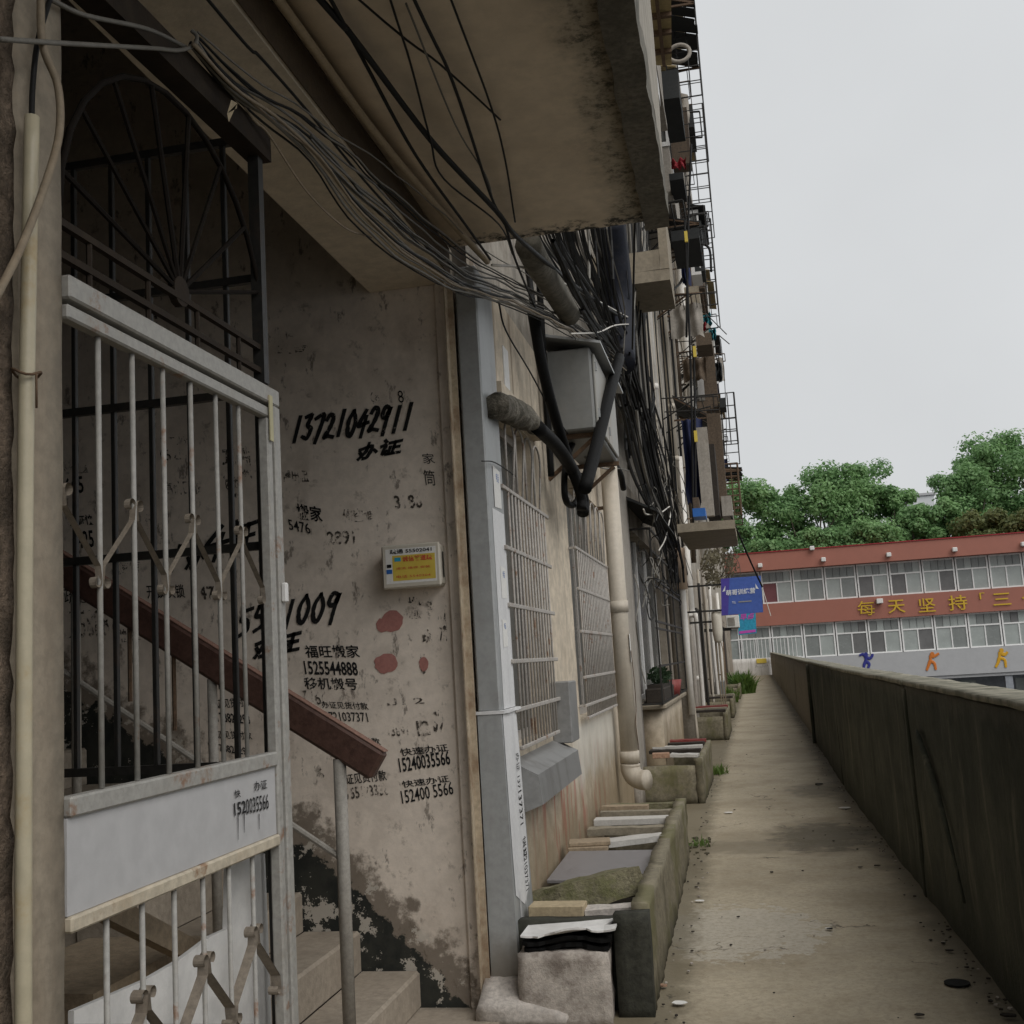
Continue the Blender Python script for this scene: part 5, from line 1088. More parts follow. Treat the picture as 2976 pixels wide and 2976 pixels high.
def cage(u0, v0, u1, v1, Y, dy, label, rows=5, cols=3, x_in=None, m='iron', r=.010):
    """wire cage standing proud of the facade; the two corners are on its near face"""
    A = at(u0, v1, 'Y', Y); B = at(u1, v0, 'Y', Y); xi = x_in if x_in is not None else A.x
    t = thing('balcony_cage', label, 'cage', ((xi+B.x)/2+xo(Y), Y, A.z))
    z0, z1, x1 = A.z, B.z, B.x
    for i in range(rows+1):
        z = z0+(z1-z0)*i/rows; MB().tube([(xi, Y, z), (x1, Y, z), (x1, Y+dy, z), (xi, Y+dy, z)], r, 5).build('rail', M[m], t)
    for i in range(cols+1):
        x = xi+(x1-xi)*i/cols; MB().tube([(x, Y, z0), (x, Y, z1)], r*(1.6 if i == cols else 1), 5).build('bar', M[m], t)
    nb = max(3, int(dy/.35))
    for i in range(1, nb+1): MB().tube([(x1, Y+dy*i/nb, z0), (x1, Y+dy*i/nb, z1)], r, 5).build('bar', M[m], t)
    for z in (z0, z1):
        for y in (Y, Y+dy): MB().tube([(XF, y, z), (xi, y, z)], r*1.2, 5).build('bracket', M[m], t)
    return t
cage(1945, 15, 2018, 290, 17.0, 2.5, 'topmost wire cage against the sky above the canopy', 6, 3)
cage(1998, 300, 2041, 595, 27.0, 2.5, 'tall wire cage second from the top of the facade', 7, 2, r=.014)
cage(2028, 635, 2064, 890, 33.0, 2.5, 'wire cage third down, beside the hooked black hose', 7, 2, r=.017)
cage(2085, 1140, 2132, 1295, 27.0, 3.0, 'open wire cage lowest against the sky, above the dark green awning', 4, 3, r=.014)
cage(2095, 1345, 2142, 1500, 24.0, 2.0, 'rusty cage at the far side above the jutting ledge', 8, 3, m='rustiron', r=.014)
# flat roofs, awnings and boxes seen edge-on
def cloth(A, B, Y, m, label, nm, cat, seed):
    """hanging cloth with folds, ragged lower hem"""
    nx, nz = 14, 10; mb = MB(); vs = []
    for k in range(nz+1):
        for i in range(nx+1):
            a, b = i/nx, k/nz; x = A.x+(B.x-A.x)*a; hem = .12*(B.z-A.z)*noise.noise(Vector((a*5, seed, 0)))
            vs.append(Vector((x+.03*noise.noise(Vector((b*3, a*2, seed))), Y+.07*math.sin(a*15+seed+b*1.5)+.1*noise.noise(Vector((a*4, b*3, seed))), A.z+hem*(1-b)+(B.z-A.z)*b)))
    fs = [(k*(nx+1)+i, k*(nx+1)+i+1, (k+1)*(nx+1)+i+1, (k+1)*(nx+1)+i) for k in range(nz) for i in range(nx)]
    n = len(vs); mb.add(vs, fs); mb.add([v+Vector((0, .012, 0)) for v in vs], [f[::-1] for f in fs])
    return one(nm, mb, M[m], label, cat, smooth=True)
def slopeawn(A, B, Y, dy, m, label):
    t = thing('awning', label, 'awning', ((A.x+B.x)/2+xo(Y), Y, A.z)); x0 = min(A.x, -.9)
    mb = MB(); n = 8
    for i in range(n):
        y0 = Y+dy*i/n; y1 = Y+dy*(i+1)/n-.01; e = .06*noise.noise(Vector((i*1.7, Y, A.z)))
        mb.prism([(x0, y0, B.z), (B.x+e, y0, A.z+e), (B.x+e, y0, A.z+e+.02), (x0, y0, B.z+.02)], (0, y1-y0, 0))
    mb.build('sheet', M[m], t, kind='stuff')
    for y in (Y+.02, Y+dy-.05): MB().bar((x0, y, A.z-.02), (B.x, y, A.z-.03), .03, .03).bar((x0, y, B.z-.02), (B.x, y, A.z-.02), .03, .03).build('strut', M['rustiron'], t)
    return t
def abox(u0, v0, u1, v1, Y, dy, m, label, nm, cat, wall=True, rough=.006):
    A = at(u0, v1, 'Y', Y); B = at(u1, v0, 'Y', Y)
    if cat in ('cloth', 'curtain', 'tarpaulin'): return cloth(A, B, Y, m, label, nm, cat, u0*.37)
    if cat == 'awning': return slopeawn(A, B, Y, dy, m, label)
    return one(nm, MB().rough(min(A.x, B.x), max(A.x, B.x), Y, Y+dy, A.z, B.z, max(.18, (B.z-A.z)/4), rough, 2.5, int(u0)), M[m], label, cat)
abox(1945, -60, 2010, 14, 16.0, 2.0, 'darkawning', 'dark awning at the very top of the facade', 'awning', 'awning')
aw = thing('corrugated_awning', 'yellowed translucent awning on rusty bars seen from below at the top', 'awning', (-.7, 13, 8))
Aa = [at(u, v, 'Z', 8.6) for u, v in ((1882, -60), (1950, -60), (1952, 190), (1906, 190))]
MB().prism(Aa, (0, 0, .02)).build('sheet', M['awning'], aw)
for v in (50, 100, 155): MB().bar(at(1890, v, 'Z', 8.57), at(1951, v-8, 'Z', 8.57), .05, .05).build('bar', M['rustiron'], aw)
MB().bar(at(1903, -50, 'Z', 8.55), at(1930, 190, 'Z', 8.55), .04, .04).build('bar', M['rustiron'], aw)
for i, a in enumerate([
    (1925, 200, 1968, 290, 16.0, 1.5, 'darkawning', 'dark box on the facade under the yellowed awning', 'air_conditioner', 'appliance'),
    (1884, 205, 1908, 280, 12.5, .3, 'white', 'white board beside the canopy edge under the yellowed awning', 'white_board', 'board'),
    (1990, 305, 2012, 372, 22.0, 1.2, 'darkawning', 'dark air conditioner hung beside the second cage', 'air_conditioner', 'appliance'),
    (1955, 310, 1995, 480, 20.0, .4, 'brownbit', 'brown panel behind the second cage', 'cladding_panel', 'panel'),
    (1952, 460, 1992, 492, 19.0, .5, 'redcloth', 'red cloth hanging beside the canopy corner', 'red_cloth', 'cloth'),
    (1945, 500, 1985, 525, 18.0, 1.0, 'darkawning', 'dark shelf below the red cloth', 'wall_shelf', 'shelf'),
    (1955, 612, 2028, 655, 19.0, 1.6, 'darkawning', 'dark awning level with the canopy corner', 'awning', 'awning'),
    (1952, 662, 2030, 702, 18.0, 1.4, 'darkawning', 'dark box under the awning level with the canopy corner', 'air_conditioner', 'appliance'),
    (1984, 705, 1999, 830, 21.0, .5, 'navy', 'upper navy cloth hanging between white pipes', 'navy_cloth', 'cloth'),
    (2020, 640, 2036, 790, 30.0, 1.0, 'darkawning', 'dark slab at the foot of the third cage', 'cladding_panel', 'panel'),
    (2010, 700, 2030, 800, 30.0, 1.0, 'white', 'white panel under the dark slab by the third cage', 'white_board', 'board'),
    (1992, 830, 2030, 885, 24.0, 1.0, 'concretebox', 'tan slab under the upper navy cloth', 'concrete_slab', 'slab'),
    (2045, 910, 2066, 945, 26.0, .8, 'teal', 'pale teal cloth fluttering against the sky', 'teal_cloth', 'cloth'),
    (2062, 955, 2080, 990, 25.5, .8, 'teal', 'deep teal cloth sheet lower against the sky', 'teal_cloth', 'cloth'),
    (2028, 938, 2050, 962, 25.0, .6, 'redcloth', 'small red cloth beside the teal cloths', 'red_cloth', 'cloth'),
    (2024, 965, 2066, 1005, 24.0, 1.0, 'brownbit', 'grey brown shelf board below the teal cloths', 'wall_shelf', 'shelf'),
    (2052, 1010, 2074, 1190, 27.0, .6, 'brownbit', 'brown drain column below the teal cloths', 'cladding_panel', 'panel'),
    (2030, 1010, 2052, 1150, 28.0, .6, 'white', 'white wall panel beside the brown column', 'white_board', 'board'),
    (2082, 1052, 2096, 1110, 26.0, .6, 'darkawning', 'black ragged tarpaulin against the sky', 'tarpaulin', 'tarpaulin'),
    (1995, 1140, 2058, 1215, 20.0, 1.8, 'darkawning', 'dark sloping awning in the middle of the facade', 'awning', 'awning'),
    (2092, 1155, 2108, 1185, 26.5, .6, 'darkawning', 'small black box at the lowest open cage', 'air_conditioner', 'appliance'),
    (2035, 1200, 2080, 1300, 24.0, .6, 'brownbit', 'brown cladding below the sloping awning', 'cladding_panel', 'panel'),
    (2000, 1215, 2040, 1470, 18.0, .25, 'navy', 'large navy curtain hanging above the jutting ledge', 'navy_curtain', 'curtain'),
    (2042, 1240, 2054, 1500, 17.6, .2, 'pillar', 'pale upright post beside the large navy curtain', 'upright_post', 'post'),
    (2056, 1290, 2075, 1500, 19.0, .8, 'darkbit', 'dark junk heap stacked above the jutting ledge', 'junk_stack', 'junk'),
    (2078, 1200, 2092, 1500, 20.0, .5, 'brownbit', 'brown upright board above the jutting ledge', 'upright_board', 'board'),
    (2015, 1445, 2030, 1478, 16.0, .4, 'brownbit', 'brown bundle sitting on the jutting ledge', 'cloth_bundle', 'bundle'),
    (2014, 1475, 2048, 1502, 15.8, .5, 'blueprint', 'blue crate on the jutting ledge', 'plastic_crate', 'crate'),
    (2100, 1440, 2125, 1500, 19.5, .8, 'pillar', 'grey clutter box at the outer end of the jutting ledge', 'clutter_box', 'box'),
    (2118, 1342, 2152, 1366, 25.0, 1.5, 'darkawning', 'dark green awning sticking out towards the trees', 'awning', 'awning')]):
    abox(*a)
# enclosed balconies of the upper floors
for k, (Y, dy, fl) in enumerate(((13.2, 2.6, 2), (13.2, 2.6, 3), (18.6, 2.8, 2), (18.6, 2.8, 3), (18.6, 2.8, 4), (25.2, 2.8, 3), (25.2, 2.8, 4), (32, 3, 3), (32, 3, 4), (39, 3, 2), (39, 3, 3), (39, 3, 4), (46, 3, 2), (46, 3, 3), (46, 3, 4))):
    z = 3.6+fl*2.9; xe = -.42+.1*math.sin(k*2.1)
    eb = MB().box(XF, xe, Y, Y+dy, z-.1, z).box(XF, xe-.02, Y+.03, Y+.09, z+.001, z+1.0).box(xe-.08, xe-.02, Y+.091, Y+dy-.03, z+.001, z+1.0).build('enclosed_balcony', M['brownbit' if k % 2 else 'pillar'], AB)
    MB().box(XF, xe-.04, Y+.05, Y+.07, z+1.001, z+2.3).box(xe-.07, xe-.05, Y+.071, Y+dy-.04, z+1.001, z+2.3).build('pane', M['glass'], eb)
    fr = MB()
    for i in range(4): fr.box(XF+(xe-XF-.06)*i/3, XF+(xe-XF-.06)*i/3+.05, Y+.02, Y+.049, z+1.0, z+2.32)
    fr.box(XF, xe, Y+.01, Y+.019, z+2.24, z+2.34).box(XF, xe, Y+.01, Y+.019, z+1.0, z+1.08); fr.build('window_frame', M['white' if k % 3 else 'iron'], eb)
    MB().prism([(XF, Y-.15, z+2.55), (xe+.22, Y-.15, z+2.36), (xe+.22, Y-.15, z+2.38), (XF, Y-.15, z+2.58)], (0, dy+.3, 0)).build('rain_roof', M['darkawning' if k % 2 else 'awning'], eb)
# loose risers and telephone wires clipped up the wall
random.seed(90); ra, rb = MB(), MB()
for i in range(70):
    y = 12.5+random.random()**1.3*26; x = XF+random.uniform(.01, .12); z0 = random.uniform(3.7, 5); z1 = random.uniform(6, 17)
    P = [Vector((x, y, z0)), Vector((x+random.gauss(0, .02), y+random.gauss(0, .15), z0+(z1-z0)*.3)), Vector((x, y+random.gauss(0, .2), z0+(z1-z0)*.7)), Vector((x, y+random.gauss(0, .3), z1))]
    (ra if i % 3 else rb).tube(smoothpts(P, 4), random.choice((.012, .018, .028)), 5, False)
one('riser_cables', ra, M['cable'], 'dark riser cables streaking up the upper facade', 'cables', kind='stuff')
one('riser_cables', rb, M['pvcgrey'], 'pale riser cables streaking up the upper facade', 'cables', kind='stuff')
wire([(2035, 708, 'Y', 24), (2055, 715, 'Y', 24), (2064, 735, 'Y', 24), (2067, 790, 'Y', 24)], .03, 'cable', 'black hose hooked out against the sky', 'hose', 'hose')
wire([(1984, 808, 'Y', 18), (1975, 825, 'Y', 18), (1957, 842, 'Y', 17.6)], .022, 'cable', 'short black hose end hanging over the concrete box', 'hose', 'hose')
c = at(1972, 155, 'Y', 15.0); one('coiled_hose', MB().tube([c+Vector((math.cos(t)*.16, .02*t, math.sin(t)*.145)) for t in [-2.6+i*.3 for i in range(18)]], .028, 10), M['pillar'], 'thick grey hose bent in a ring against the sky near the top', 'hose', smooth=True)
for (u0, v0, u1, v1, lab) in ((2045, 905, 2112, 972, 'upper bare rod sticking out against the sky'), (2090, 975, 2120, 1000, 'lower bare rod sticking out against the sky')):
    one('bare_rod', MB().tube([at(u0, v0, 'Y', 25), at(u1, v1, 'Y', 25)], .012, 5), M['iron'], lab, 'rod')
wire([(2094, 985, 'Y', 25), (2104, 1080, 'Y', 25), (2110, 1200, 'Y', 25), (2112, 1340, 'Y', 25)], .009, 'cable', 'thin cable dropping past the cages against the sky')
for k, (u, v0, v1) in enumerate(((2016, 640, 1560), (2022, 1000, 1500), (1995, 420, 980))):
    wire([(u-26+20*k, v0, 'Y', 17.5), (u-8+6*k, (v0+v1)/2, 'Y', 17.5), (u, v1, 'Y', 17.5)], .02, 'cable', ['long black drop cable with yellow tags', 'black drop cable in front of the navy curtain', 'black drop cable at the canopy corner'][k])
for k, (u, v) in enumerate(((1994, 688), (2019, 1022), (2022, 1268))):
    c = at(u, v, 'Y', 17.4); one('cable_tag', MB().box(c.x-.025, c.x+.025, 17.38, 17.42, c.z-.09, c.z+.09), M['yellow'], ['highest yellow tag on a drop cable', 'middle yellow tag on a drop cable', 'lowest yellow tag, in front of the navy curtain'][k], 'tag')
# folding drying racks bracketed out of the upper floors
random.seed(52)
for i in range(44):
    Y = random.uniform(17, 44); z = random.choice((6.0, 6.3, 8.7, 9.0, 9.3, 11.8, 12.2, 14.8, 15.2))+random.uniform(-.3, .3)
    if z-1.55 < Y/5.2: z += 2.9
    L = random.uniform(.75, 1.2); dy = random.uniform(.8, 1.6); dz = random.uniform(-.1, .15); r = random.choice((.012, .016, .022)); mb = MB()
    for y in (Y, Y+dy): mb.tube([(XF, y, z), (XF+L, y, z+dz)], r, 5); mb.tube([(XF, y, z-.45), (XF+L*.7, y, z+dz*.7)], r, 5)
    for k in range(1, 5): mb.tube([(XF+L*k/4, Y, z+dz*k/4), (XF+L*k/4, Y+dy, z+dz*k/4)], r*.7, 5)
    one('drying_rack', mb, M['iron' if i % 3 else 'rustiron'], 'folding metal drying rack bracketed out of the upper floors', 'rack', 'drying racks on the upper floors')
    if i % 3 == 0:
        A = Vector((XF+L*.25, 0, z+dz*.5-random.uniform(.5, .9))); B = Vector((XF+L*.95, 0, z+dz*.5))
        cloth(A, B, Y+dy*.5, ['navy', 'darkawning', 'white', 'brownbit', 'pillar'][(i//3) % 5], ['navy', 'black', 'white', 'brown', 'grey'][(i//3) % 5]+' washing hung on a rack of the upper floors', 'hanging_washing', 'cloth', i*1.3)['group'] = 'washing on the upper floors'

# ------------------------------------------------------------------ signs and fittings at the far end of the lane
bs = thing('blue_sign', 'blue projecting shop sign with white characters on the far facade', 'sign', (.1, 19, 2.2))
Ys = 19.0; c4 = [at(2097, 1789, 'Y', Ys), at(2218, 1779, 'Y', Ys), at(2211, 1673, 'Y', Ys), at(2095, 1682, 'Y', Ys)]
bp = MB().prism(c4, (0, .09, 0)).build('board', M['signblue'], bs)
mix_ = lambda a, b: c4[0]*(1-a)*(1-b)+c4[1]*a*(1-b)+c4[2]*a*b+c4[3]*(1-a)*b
vo = Vector((0, -.004, 0))
MB().add([mix_(0, 0)+vo, mix_(.16, 0)+vo, mix_(.22, 1)+vo, mix_(0, 1)+vo], [(0, 1, 2, 3)]).build('purple_band', M['signpurple'], bs)
lettering('萌哥训练营', mix_(.12, .52), mix_(.84, .53)-mix_(.12, .52), mix_(.12, .68)-mix_(.12, .52), M['signwhite'], bs, vo*2, .02)
for s_, a in ((-1, .10), (1, .86)):
    b0 = mix_(a, .66); MB().add([b0+vo*2, mix_(a-.07*-s_, .64)+vo*2, mix_(a-.01*s_, .80)+vo*2], [(0, 1, 2)]).build('wing_mark', M['signwhite'], bs)
lettering('TEL', mix_(.26, .30), mix_(.36, .30)-mix_(.26, .30), mix_(.26, .36)-mix_(.26, .30), M['signwhite'], bs, vo*2)
MB().add([mix_(.42, .315)+vo*2, mix_(.74, .315)+vo*2, mix_(.74, .345)+vo*2, mix_(.42, .345)+vo*2], [(0, 1, 2, 3)]).build('printed_line', M['cabinetlight'], bs)
for z in (.15, .85):
    pz = mix_(0, z); MB().bar((XF, Ys+.05, pz.z), (pz.x, Ys+.05, pz.z), .03, .03).build('bracket', M['iron'], bs)
one('sign_rod', MB().tube([at(2213, 1700, 'Y', 18.9), at(2240, 1790, 'Y', 18.9)], .008, 6), M['wirewhite'], 'white rod slanting down from the corner of the blue sign', 'rod')
ps = thing('poster_sign', 'small colourful pink and turquoise sign below the blue one', 'sign', (.1, 30, 2))
Yp = 30.0; d4 = [at(2146, 1846, 'Y', Yp), at(2199, 1840, 'Y', Yp), at(2196, 1780, 'Y', Yp), at(2146, 1784, 'Y', Yp)]
MB().prism(d4, (0, .08, 0)).build('board', M['cyan'], ps)
m4 = lambda a, b: d4[0]*(1-a)*(1-b)+d4[1]*a*(1-b)+d4[2]*a*b+d4[3]*(1-a)*b
lettering('早点', m4(.1, .68), m4(.92, .7)-m4(.1, .68), m4(.1, .98)-m4(.1, .68), M['magenta'], ps, vo*2, .03)
MB().add([m4(.05, .06)+vo*2, m4(.95, .06)+vo*2, m4(.95, .18)+vo*2, m4(.05, .18)+vo*2], [(0, 1, 2, 3)]).build('magenta_band', M['magenta'], ps)
MB().bar((XF, Yp+.04, d4[0].z+.2), (d4[0].x, Yp+.04, d4[0].z+.2), .04, .04).build('bracket', M['iron'], ps)
ac = thing('air_conditioner', 'white outdoor air conditioner unit behind the small colourful sign', 'appliance', (-.3, 28, 2))
A = at(2112, 1825, 'Y', 28.0); B = at(2146, 1787, 'Y', 28.0)
MB().box(A.x, B.x, 28.0, 28.8, A.z, B.z, .01).build('casing', M['acwhite'], ac)
for k in range(7):
    z = A.z+.06+(B.z-A.z-.12)*k/6; MB().box(A.x+.04, B.x-.1, 27.98, 27.998, z-.008, z+.008).build('slat', M['pillar'], ac)
MB().box(XF, A.x+.1, 28.1, 28.7, A.z-.06, A.z-.002).build('bracket', M['iron'], ac)
mt = thing('oval_tank', 'cream oval tank hung under a lid on the far facade', 'tank', (-.6, 23, 1))
c = at(2084, 1820, 'Y', 23.0); rz = .29
MB().tube([(c.x, 23, c.z-rz*1.15), (c.x, 23, c.z-rz), (c.x, 23, c.z-rz*.4), (c.x, 23, c.z+rz*.6), (c.x, 23, c.z+rz)], .1, 14, True, [.05, .085, .105, .105, .095]).build('shell', M['cream'], mt, smooth=True)
MB().box(c.x-.14, c.x+.14, 22.88, 23.12, c.z+rz+.01, c.z+rz+.05).build('lid', M['white'], mt); MB().bar((XF, 23, c.z+.1), (c.x-.1, 23, c.z+.1), .04, .04).build('bracket', M['iron'], mt)
for k in range(3): wire([(c.x-.05+.05*k, 23, c.z-rz), (c.x-.06+.07*k, 23, c.z-.7), (c.x-.03+.03*k, 23, .2)], .012, 'wiretan', ['left', 'middle', 'right'][k]+' thin tan pipe dropping from the oval tank', 'thin_pipe', 'pipe')
one('pump_box', MB().box(-.95, -.7, 30.2, 31.0, .0, .75, .02), M['cabinet'], 'grey box on the ground under the air conditioner', 'box')
# dry vine tumbling over the far facade
vn = thing('dry_vine', 'dry grey vine hanging over the far facade beside the blue sign', 'vine', (-.5+xo(24), 24, 2.4))
random.seed(8); mb = MB()
for k in range(9):
    c = at(random.uniform(2055, 2135), random.uniform(1600, 1690), 'Y', 24+random.uniform(-1, 2)); leaves(mb, c, .2, .4, .2, 130, .04)
mb.build('foliage', M['dryvine'], vn)
mb = MB()
for k in range(10): 
    c = at(random.uniform(2055, 2130), 1600, 'Y', 24); mb.tube(smoothpts([c, c+Vector((random.gauss(0, .1), .1, -.3)), c+Vector((random.gauss(0, .15), .2, -.75))], 4), .008, 5)
mb.build('stems', M['bark'], vn)

# ------------------------------------------------------------------ litter, drain, weeds
random.seed(77)
c = at(2782, 2862, 'Z', 0)
one('drain_hole', MB().tube([c+Vector((0, 0, .004)), c+Vector((0, 0, .0115))], .056, 24), M['hole'], 'round dark drain hole in the walkway at the lower right', 'drain')
for i, (u, v, s, m, lab) in enumerate(((1973, 2914, .035, 'paper', 'white scrap lying beside the near end of the long trough'), (2117, 2361, .05, 'paper', 'white scrap in the middle of the walkway'), (2457, 2347, .06, 'paper', 'white scrap beside the boundary wall on the damp spot'),
    (2407, 2698, .02, 'paper', 'tiny white crumb in the middle of the near walkway'), (2412, 2700, .018, 'hole', 'tiny dark crumb in the middle of the near walkway'), (2548, 2516, .022, 'darkbit', 'dark pebble near the boundary wall'), (2500, 2520, .016, 'darkbit', 'small flat dark fleck near the boundary wall'),
    (2760, 2763, .02, 'darkbit', 'dark crumb at the foot of the near boundary wall'), (2930, 2953, .03, 'darkbit', 'dark clod at the lower right corner'), (2673, 2950, .02, 'darkbit', 'brown fleck at the bottom edge of the walkway'), (1925, 2865, .025, 'brick', 'red brick crumb at the foot of the long trough'),
    (2033, 2618, .03, 'paper', 'white crumb at the foot of the mossy trough'), (2380, 2280, .05, 'darkbit', 'dark debris against the far end of the dark wall'))):
    c = at(u, v, 'Z', .012); n = 9
    pts = [c+Vector((math.cos(6.283*k/n)*s*random.uniform(.7, 1.2), math.sin(6.283*k/n)*s*.8*random.uniform(.6, 1.1), .0)) for k in range(n)]
    one('litter_scrap' if m == 'paper' else 'debris_crumb', MB().prism(pts, (0, 0, .003 if m == 'paper' else s*.25)), M[m], lab, 'litter' if m == 'paper' else 'debris')
def tuft(x, y, n, h, s, label, m='weed'):
    mb = MB()
    for i in range(n):
        a = random.random()*6.283; r = s*random.random(); p = Vector((x+r*math.cos(a), y+r*math.sin(a)*1.5, 0)); l = h*random.uniform(.4, 1.1)
        d = Vector((random.gauss(0, .35), random.gauss(0, .35), 1)).normalized(); w = Vector((-d.y, d.x, 0)).normalized()*.014*(h/.3); q = p+d*l*.6; e = p+d*l+Vector((d.x, d.y, 0))*l*.5
        mb.add([p-w, p+w, q+w, q-w, e], [(0, 1, 2, 3), (3, 2, 4)])
    t = thing('weed_tuft', label, 'weeds', (x+xo(y), y, 0)); mb.build('blades', M[m], t); return t
tuft(-.42, 14.6, 120, .14, .14, 'small weeds by the trough past the drainpipe'); tuft(-.30, 40.5, 420, .75, .35, 'tall yellow-green weeds at the far end of the facade'); tuft(-.5, 44, 320, .8, .4, 'far weeds nearest the white end wall'); tuft(-.75, 34.2, 200, .5, .3, 'weeds before the small far trough'); tuft(-.43, 9.3, 60, .07, .1, 'tiny weeds by the rubble crumbs')

# ------------------------------------------------------------------ school building
SY = 68.0
SB = thing('school_building', 'long two-storey school block with brick red bands and rows of white windows', 'building', (15, SY, -3.2))
SX0, SX1 = -6.0, 34.0
def sbox(nm, x0, x1, y0, y1, z0, z1, m, par=None, b=0, label=None): return MB().box(x0, x1, y0, y1, z0, z1, b).build(nm, M[m], par or SB, bend=False, label=label)
sbox('roof_band', SX0, SX1, SY-.9, SY+11, 6.13, 7.18, 'schoolred', label='brick red roof band')
sbox('roof_cap', SX0-.05, SX1+.05, SY-.96, SY+11, 7.183, 7.24, 'redcloth')
sbox('middle_band', SX0, SX1, SY-.35, SY+.3, 2.86, 4.16, 'schoolred', label='brick red middle band with gold characters')
sbox('lower_band', SX0, SX1, SY-.3, SY+.3, -.62, .84, 'schoolgrey', label='pale grey lower band with sports figures')
sbox('rear_wall', SX0, SX1, SY+.9, SY+1.1, -.6, 6.1, 'schoolgrey'); sbox('floor', SX0, SX1, SY-.2, SY+10, -.8, -.63, 'schoolgrey')
sbox('ground_floor_wall', SX0, SX1, SY+3.0, SY+3.3, -3.2, -.82, 'schooldark')
for i in range(7): sbox('column', 4+i*5.4, 4.4+i*5.4, SY-.1, SY+.35, -3.2, -.82, 'schooldark')
for i in range(6): sbox('ground_floor_window', 5.2+i*5.4, 8.4+i*5.4, SY+2.95, SY+2.99, -2.6, -1.1, 'schoolglass')
random.seed(4)
def bay(x0, x1, z0, z1, k, row):
    zt = z0+(z1-z0)*.64; t = .042; y = SY
    f = MB().box(x0+.03, x0+.03+2*t, y-.06, y+.02, z0, z1).box(x1-.03-2*t, x1-.03, y-.06, y+.02, z0, z1)
    a0, a1 = x0+.03+2*t+.001, x1-.03-2*t-.001
    f.box(a0, a1, y-.058, y+.018, z0, z0+2*t).box(a0, a1, y-.058, y+.018, z1-2*t, z1).box(a0, a1, y-.058, y+.018, zt-t, zt+t)
    f.box((x0+x1)/2-t*.8, (x0+x1)/2+t*.8, y-.056, y+.016, z0+2*t+.001, zt-t-.001)
    w_ = f.build('window', M['schoolframe'], SB, bend=False)
    sbox('mullion', x0-.028, x0+.028, y-.03, y+.05, z0, z1, 'schoolinner')
    kinds = ['schoolglass']*5+['schoolglassmid']*2+['schoolglassdark', 'schoolglass', 'schoolglassteal' if row == 0 and k > 7 else 'schoolglassdark']
    for s_ in range(2):
        p0 = a0 if s_ == 0 else (x0+x1)/2+t; p1 = (x0+x1)/2-t if s_ == 0 else a1
        m = random.choice(kinds)
        if row == 1 and k == 2 and s_ == 0: m = 'schoolglassred'
        MB().box(p0, p1, y-.015, y-.005, z0+2*t, zt-t).build('pane', M[m], w_, bend=False)
    for s_ in range(4):
        p0 = a0+(a1-a0)*s_/4; p1 = a0+(a1-a0)*(s_+1)/4
        MB().box(p0+.012, p1-.012, y-.013, y-.004, zt+t, z1-2*t).build('transom_pane', M[random.choice(['schoolglass', 'schoolglassmid', 'schoolglassmid', 'schoolglassdark' if random.random() < .18 else 'schoolglass'])], w_, bend=False)
for k in range(14):
    x0 = -.15+k*1.848-1.85
    bay(x0, x0+1.848, 4.17, 6.12, k, 1); bay(x0+.33, x0+2.178, .85, 2.85, k, 0)
for i in range(16): MB().tube([(.1+i*.22, SY-.42, .86), (.1+i*.22, SY-.42, 2.2)], .02, 5).build('window_bar', M['schoolframe'], SB, bend=False)
for z in (.95, 2.15): sbox('bar_rail', 0, 3.6, SY-.45, SY-.39, z-.03, z+.03, 'schoolframe')
def slet(ch, u0, v0, u1, v1):
    A = at(u0, v1, 'Y', SY-.39); B = at(u1, v0, 'Y', SY-.39); A.x += xo(A.y); B.x += xo(B.y)
    vs, fs = text2d(ch, 0.0 if ch == '每' else .006)
    m = MB().add([Vector((A.x+(B.x-A.x)*a, SY-.45, A.z+(B.z-A.z)*b)) for a, b in vs], fs)
    n = len(m.v); m.add([v+Vector((0, .08, 0)) for v in m.v[:n]], [f[::-1] for f in fs]); m.build('gold_character', M['gold'], SB, bend=False)
for ch, a in zip('每天坚持「三个', ((2495, 1745, 2540, 1790), (2583, 1742, 2628, 1783), (2671, 1737, 2716, 1780), (2759, 1728, 2808, 1775), (2848, 1722, 2860, 1742), (2888, 1722, 2935, 1760), (2972, 1717, 3018, 1760))): slet(ch, *a)
def fig(u, v, s, limbs, head, m, lab):
    P = at(u, v, 'Y', SY-.3); P.x += xo(P.y); mb = MB(); k = s/100.0
    for i, st in enumerate(limbs):
        Q = smoothpts([(P.x+a*k, SY-.34-.004*i, P.z+b*k) for a, b in st], 3); rs = [.10*(1-.35*j/(len(Q)-1)) for j in range(len(Q))]
        tmp = MB().tube(Q, .1, 8, True, rs); tmp.v = [Vector((v_.x, SY-.33+(v_.y-SY+.33)*.25, v_.z)) for v_ in tmp.v]; mb.add(tmp.v, tmp.f)
    hx, hz = head; mb.tube([(P.x+hx*k, SY-.36, P.z+hz*k), (P.x+hx*k, SY-.30, P.z+hz*k)], .12, 12)
    mb.build('sports_figure', M[m], SB, bend=False, label=lab)
s_ = 1.05
fig(2520, 1945, s_, [[(0, 70), (-2, 45)], [(-2, 45), (14, 28), (4, 2)], [(-2, 45), (-14, 25), (-16, 0)], [(0, 70), (18, 58), (34, 72), (36, 84)], [(0, 70), (-14, 84), (-34, 78)]], (2, 82), 'figblue', 'blue sports figure on the grey band')
fig(2710, 1950, s_, [[(0, 85), (-6, 55)], [(-6, 55), (14, 40), (18, 5)], [(-6, 55), (-16, 35), (-30, 5)], [(0, 82), (22, 82), (44, 94)], [(0, 80), (18, 74)]], (8, 92), 'figorange', 'orange sports figure on the grey band')
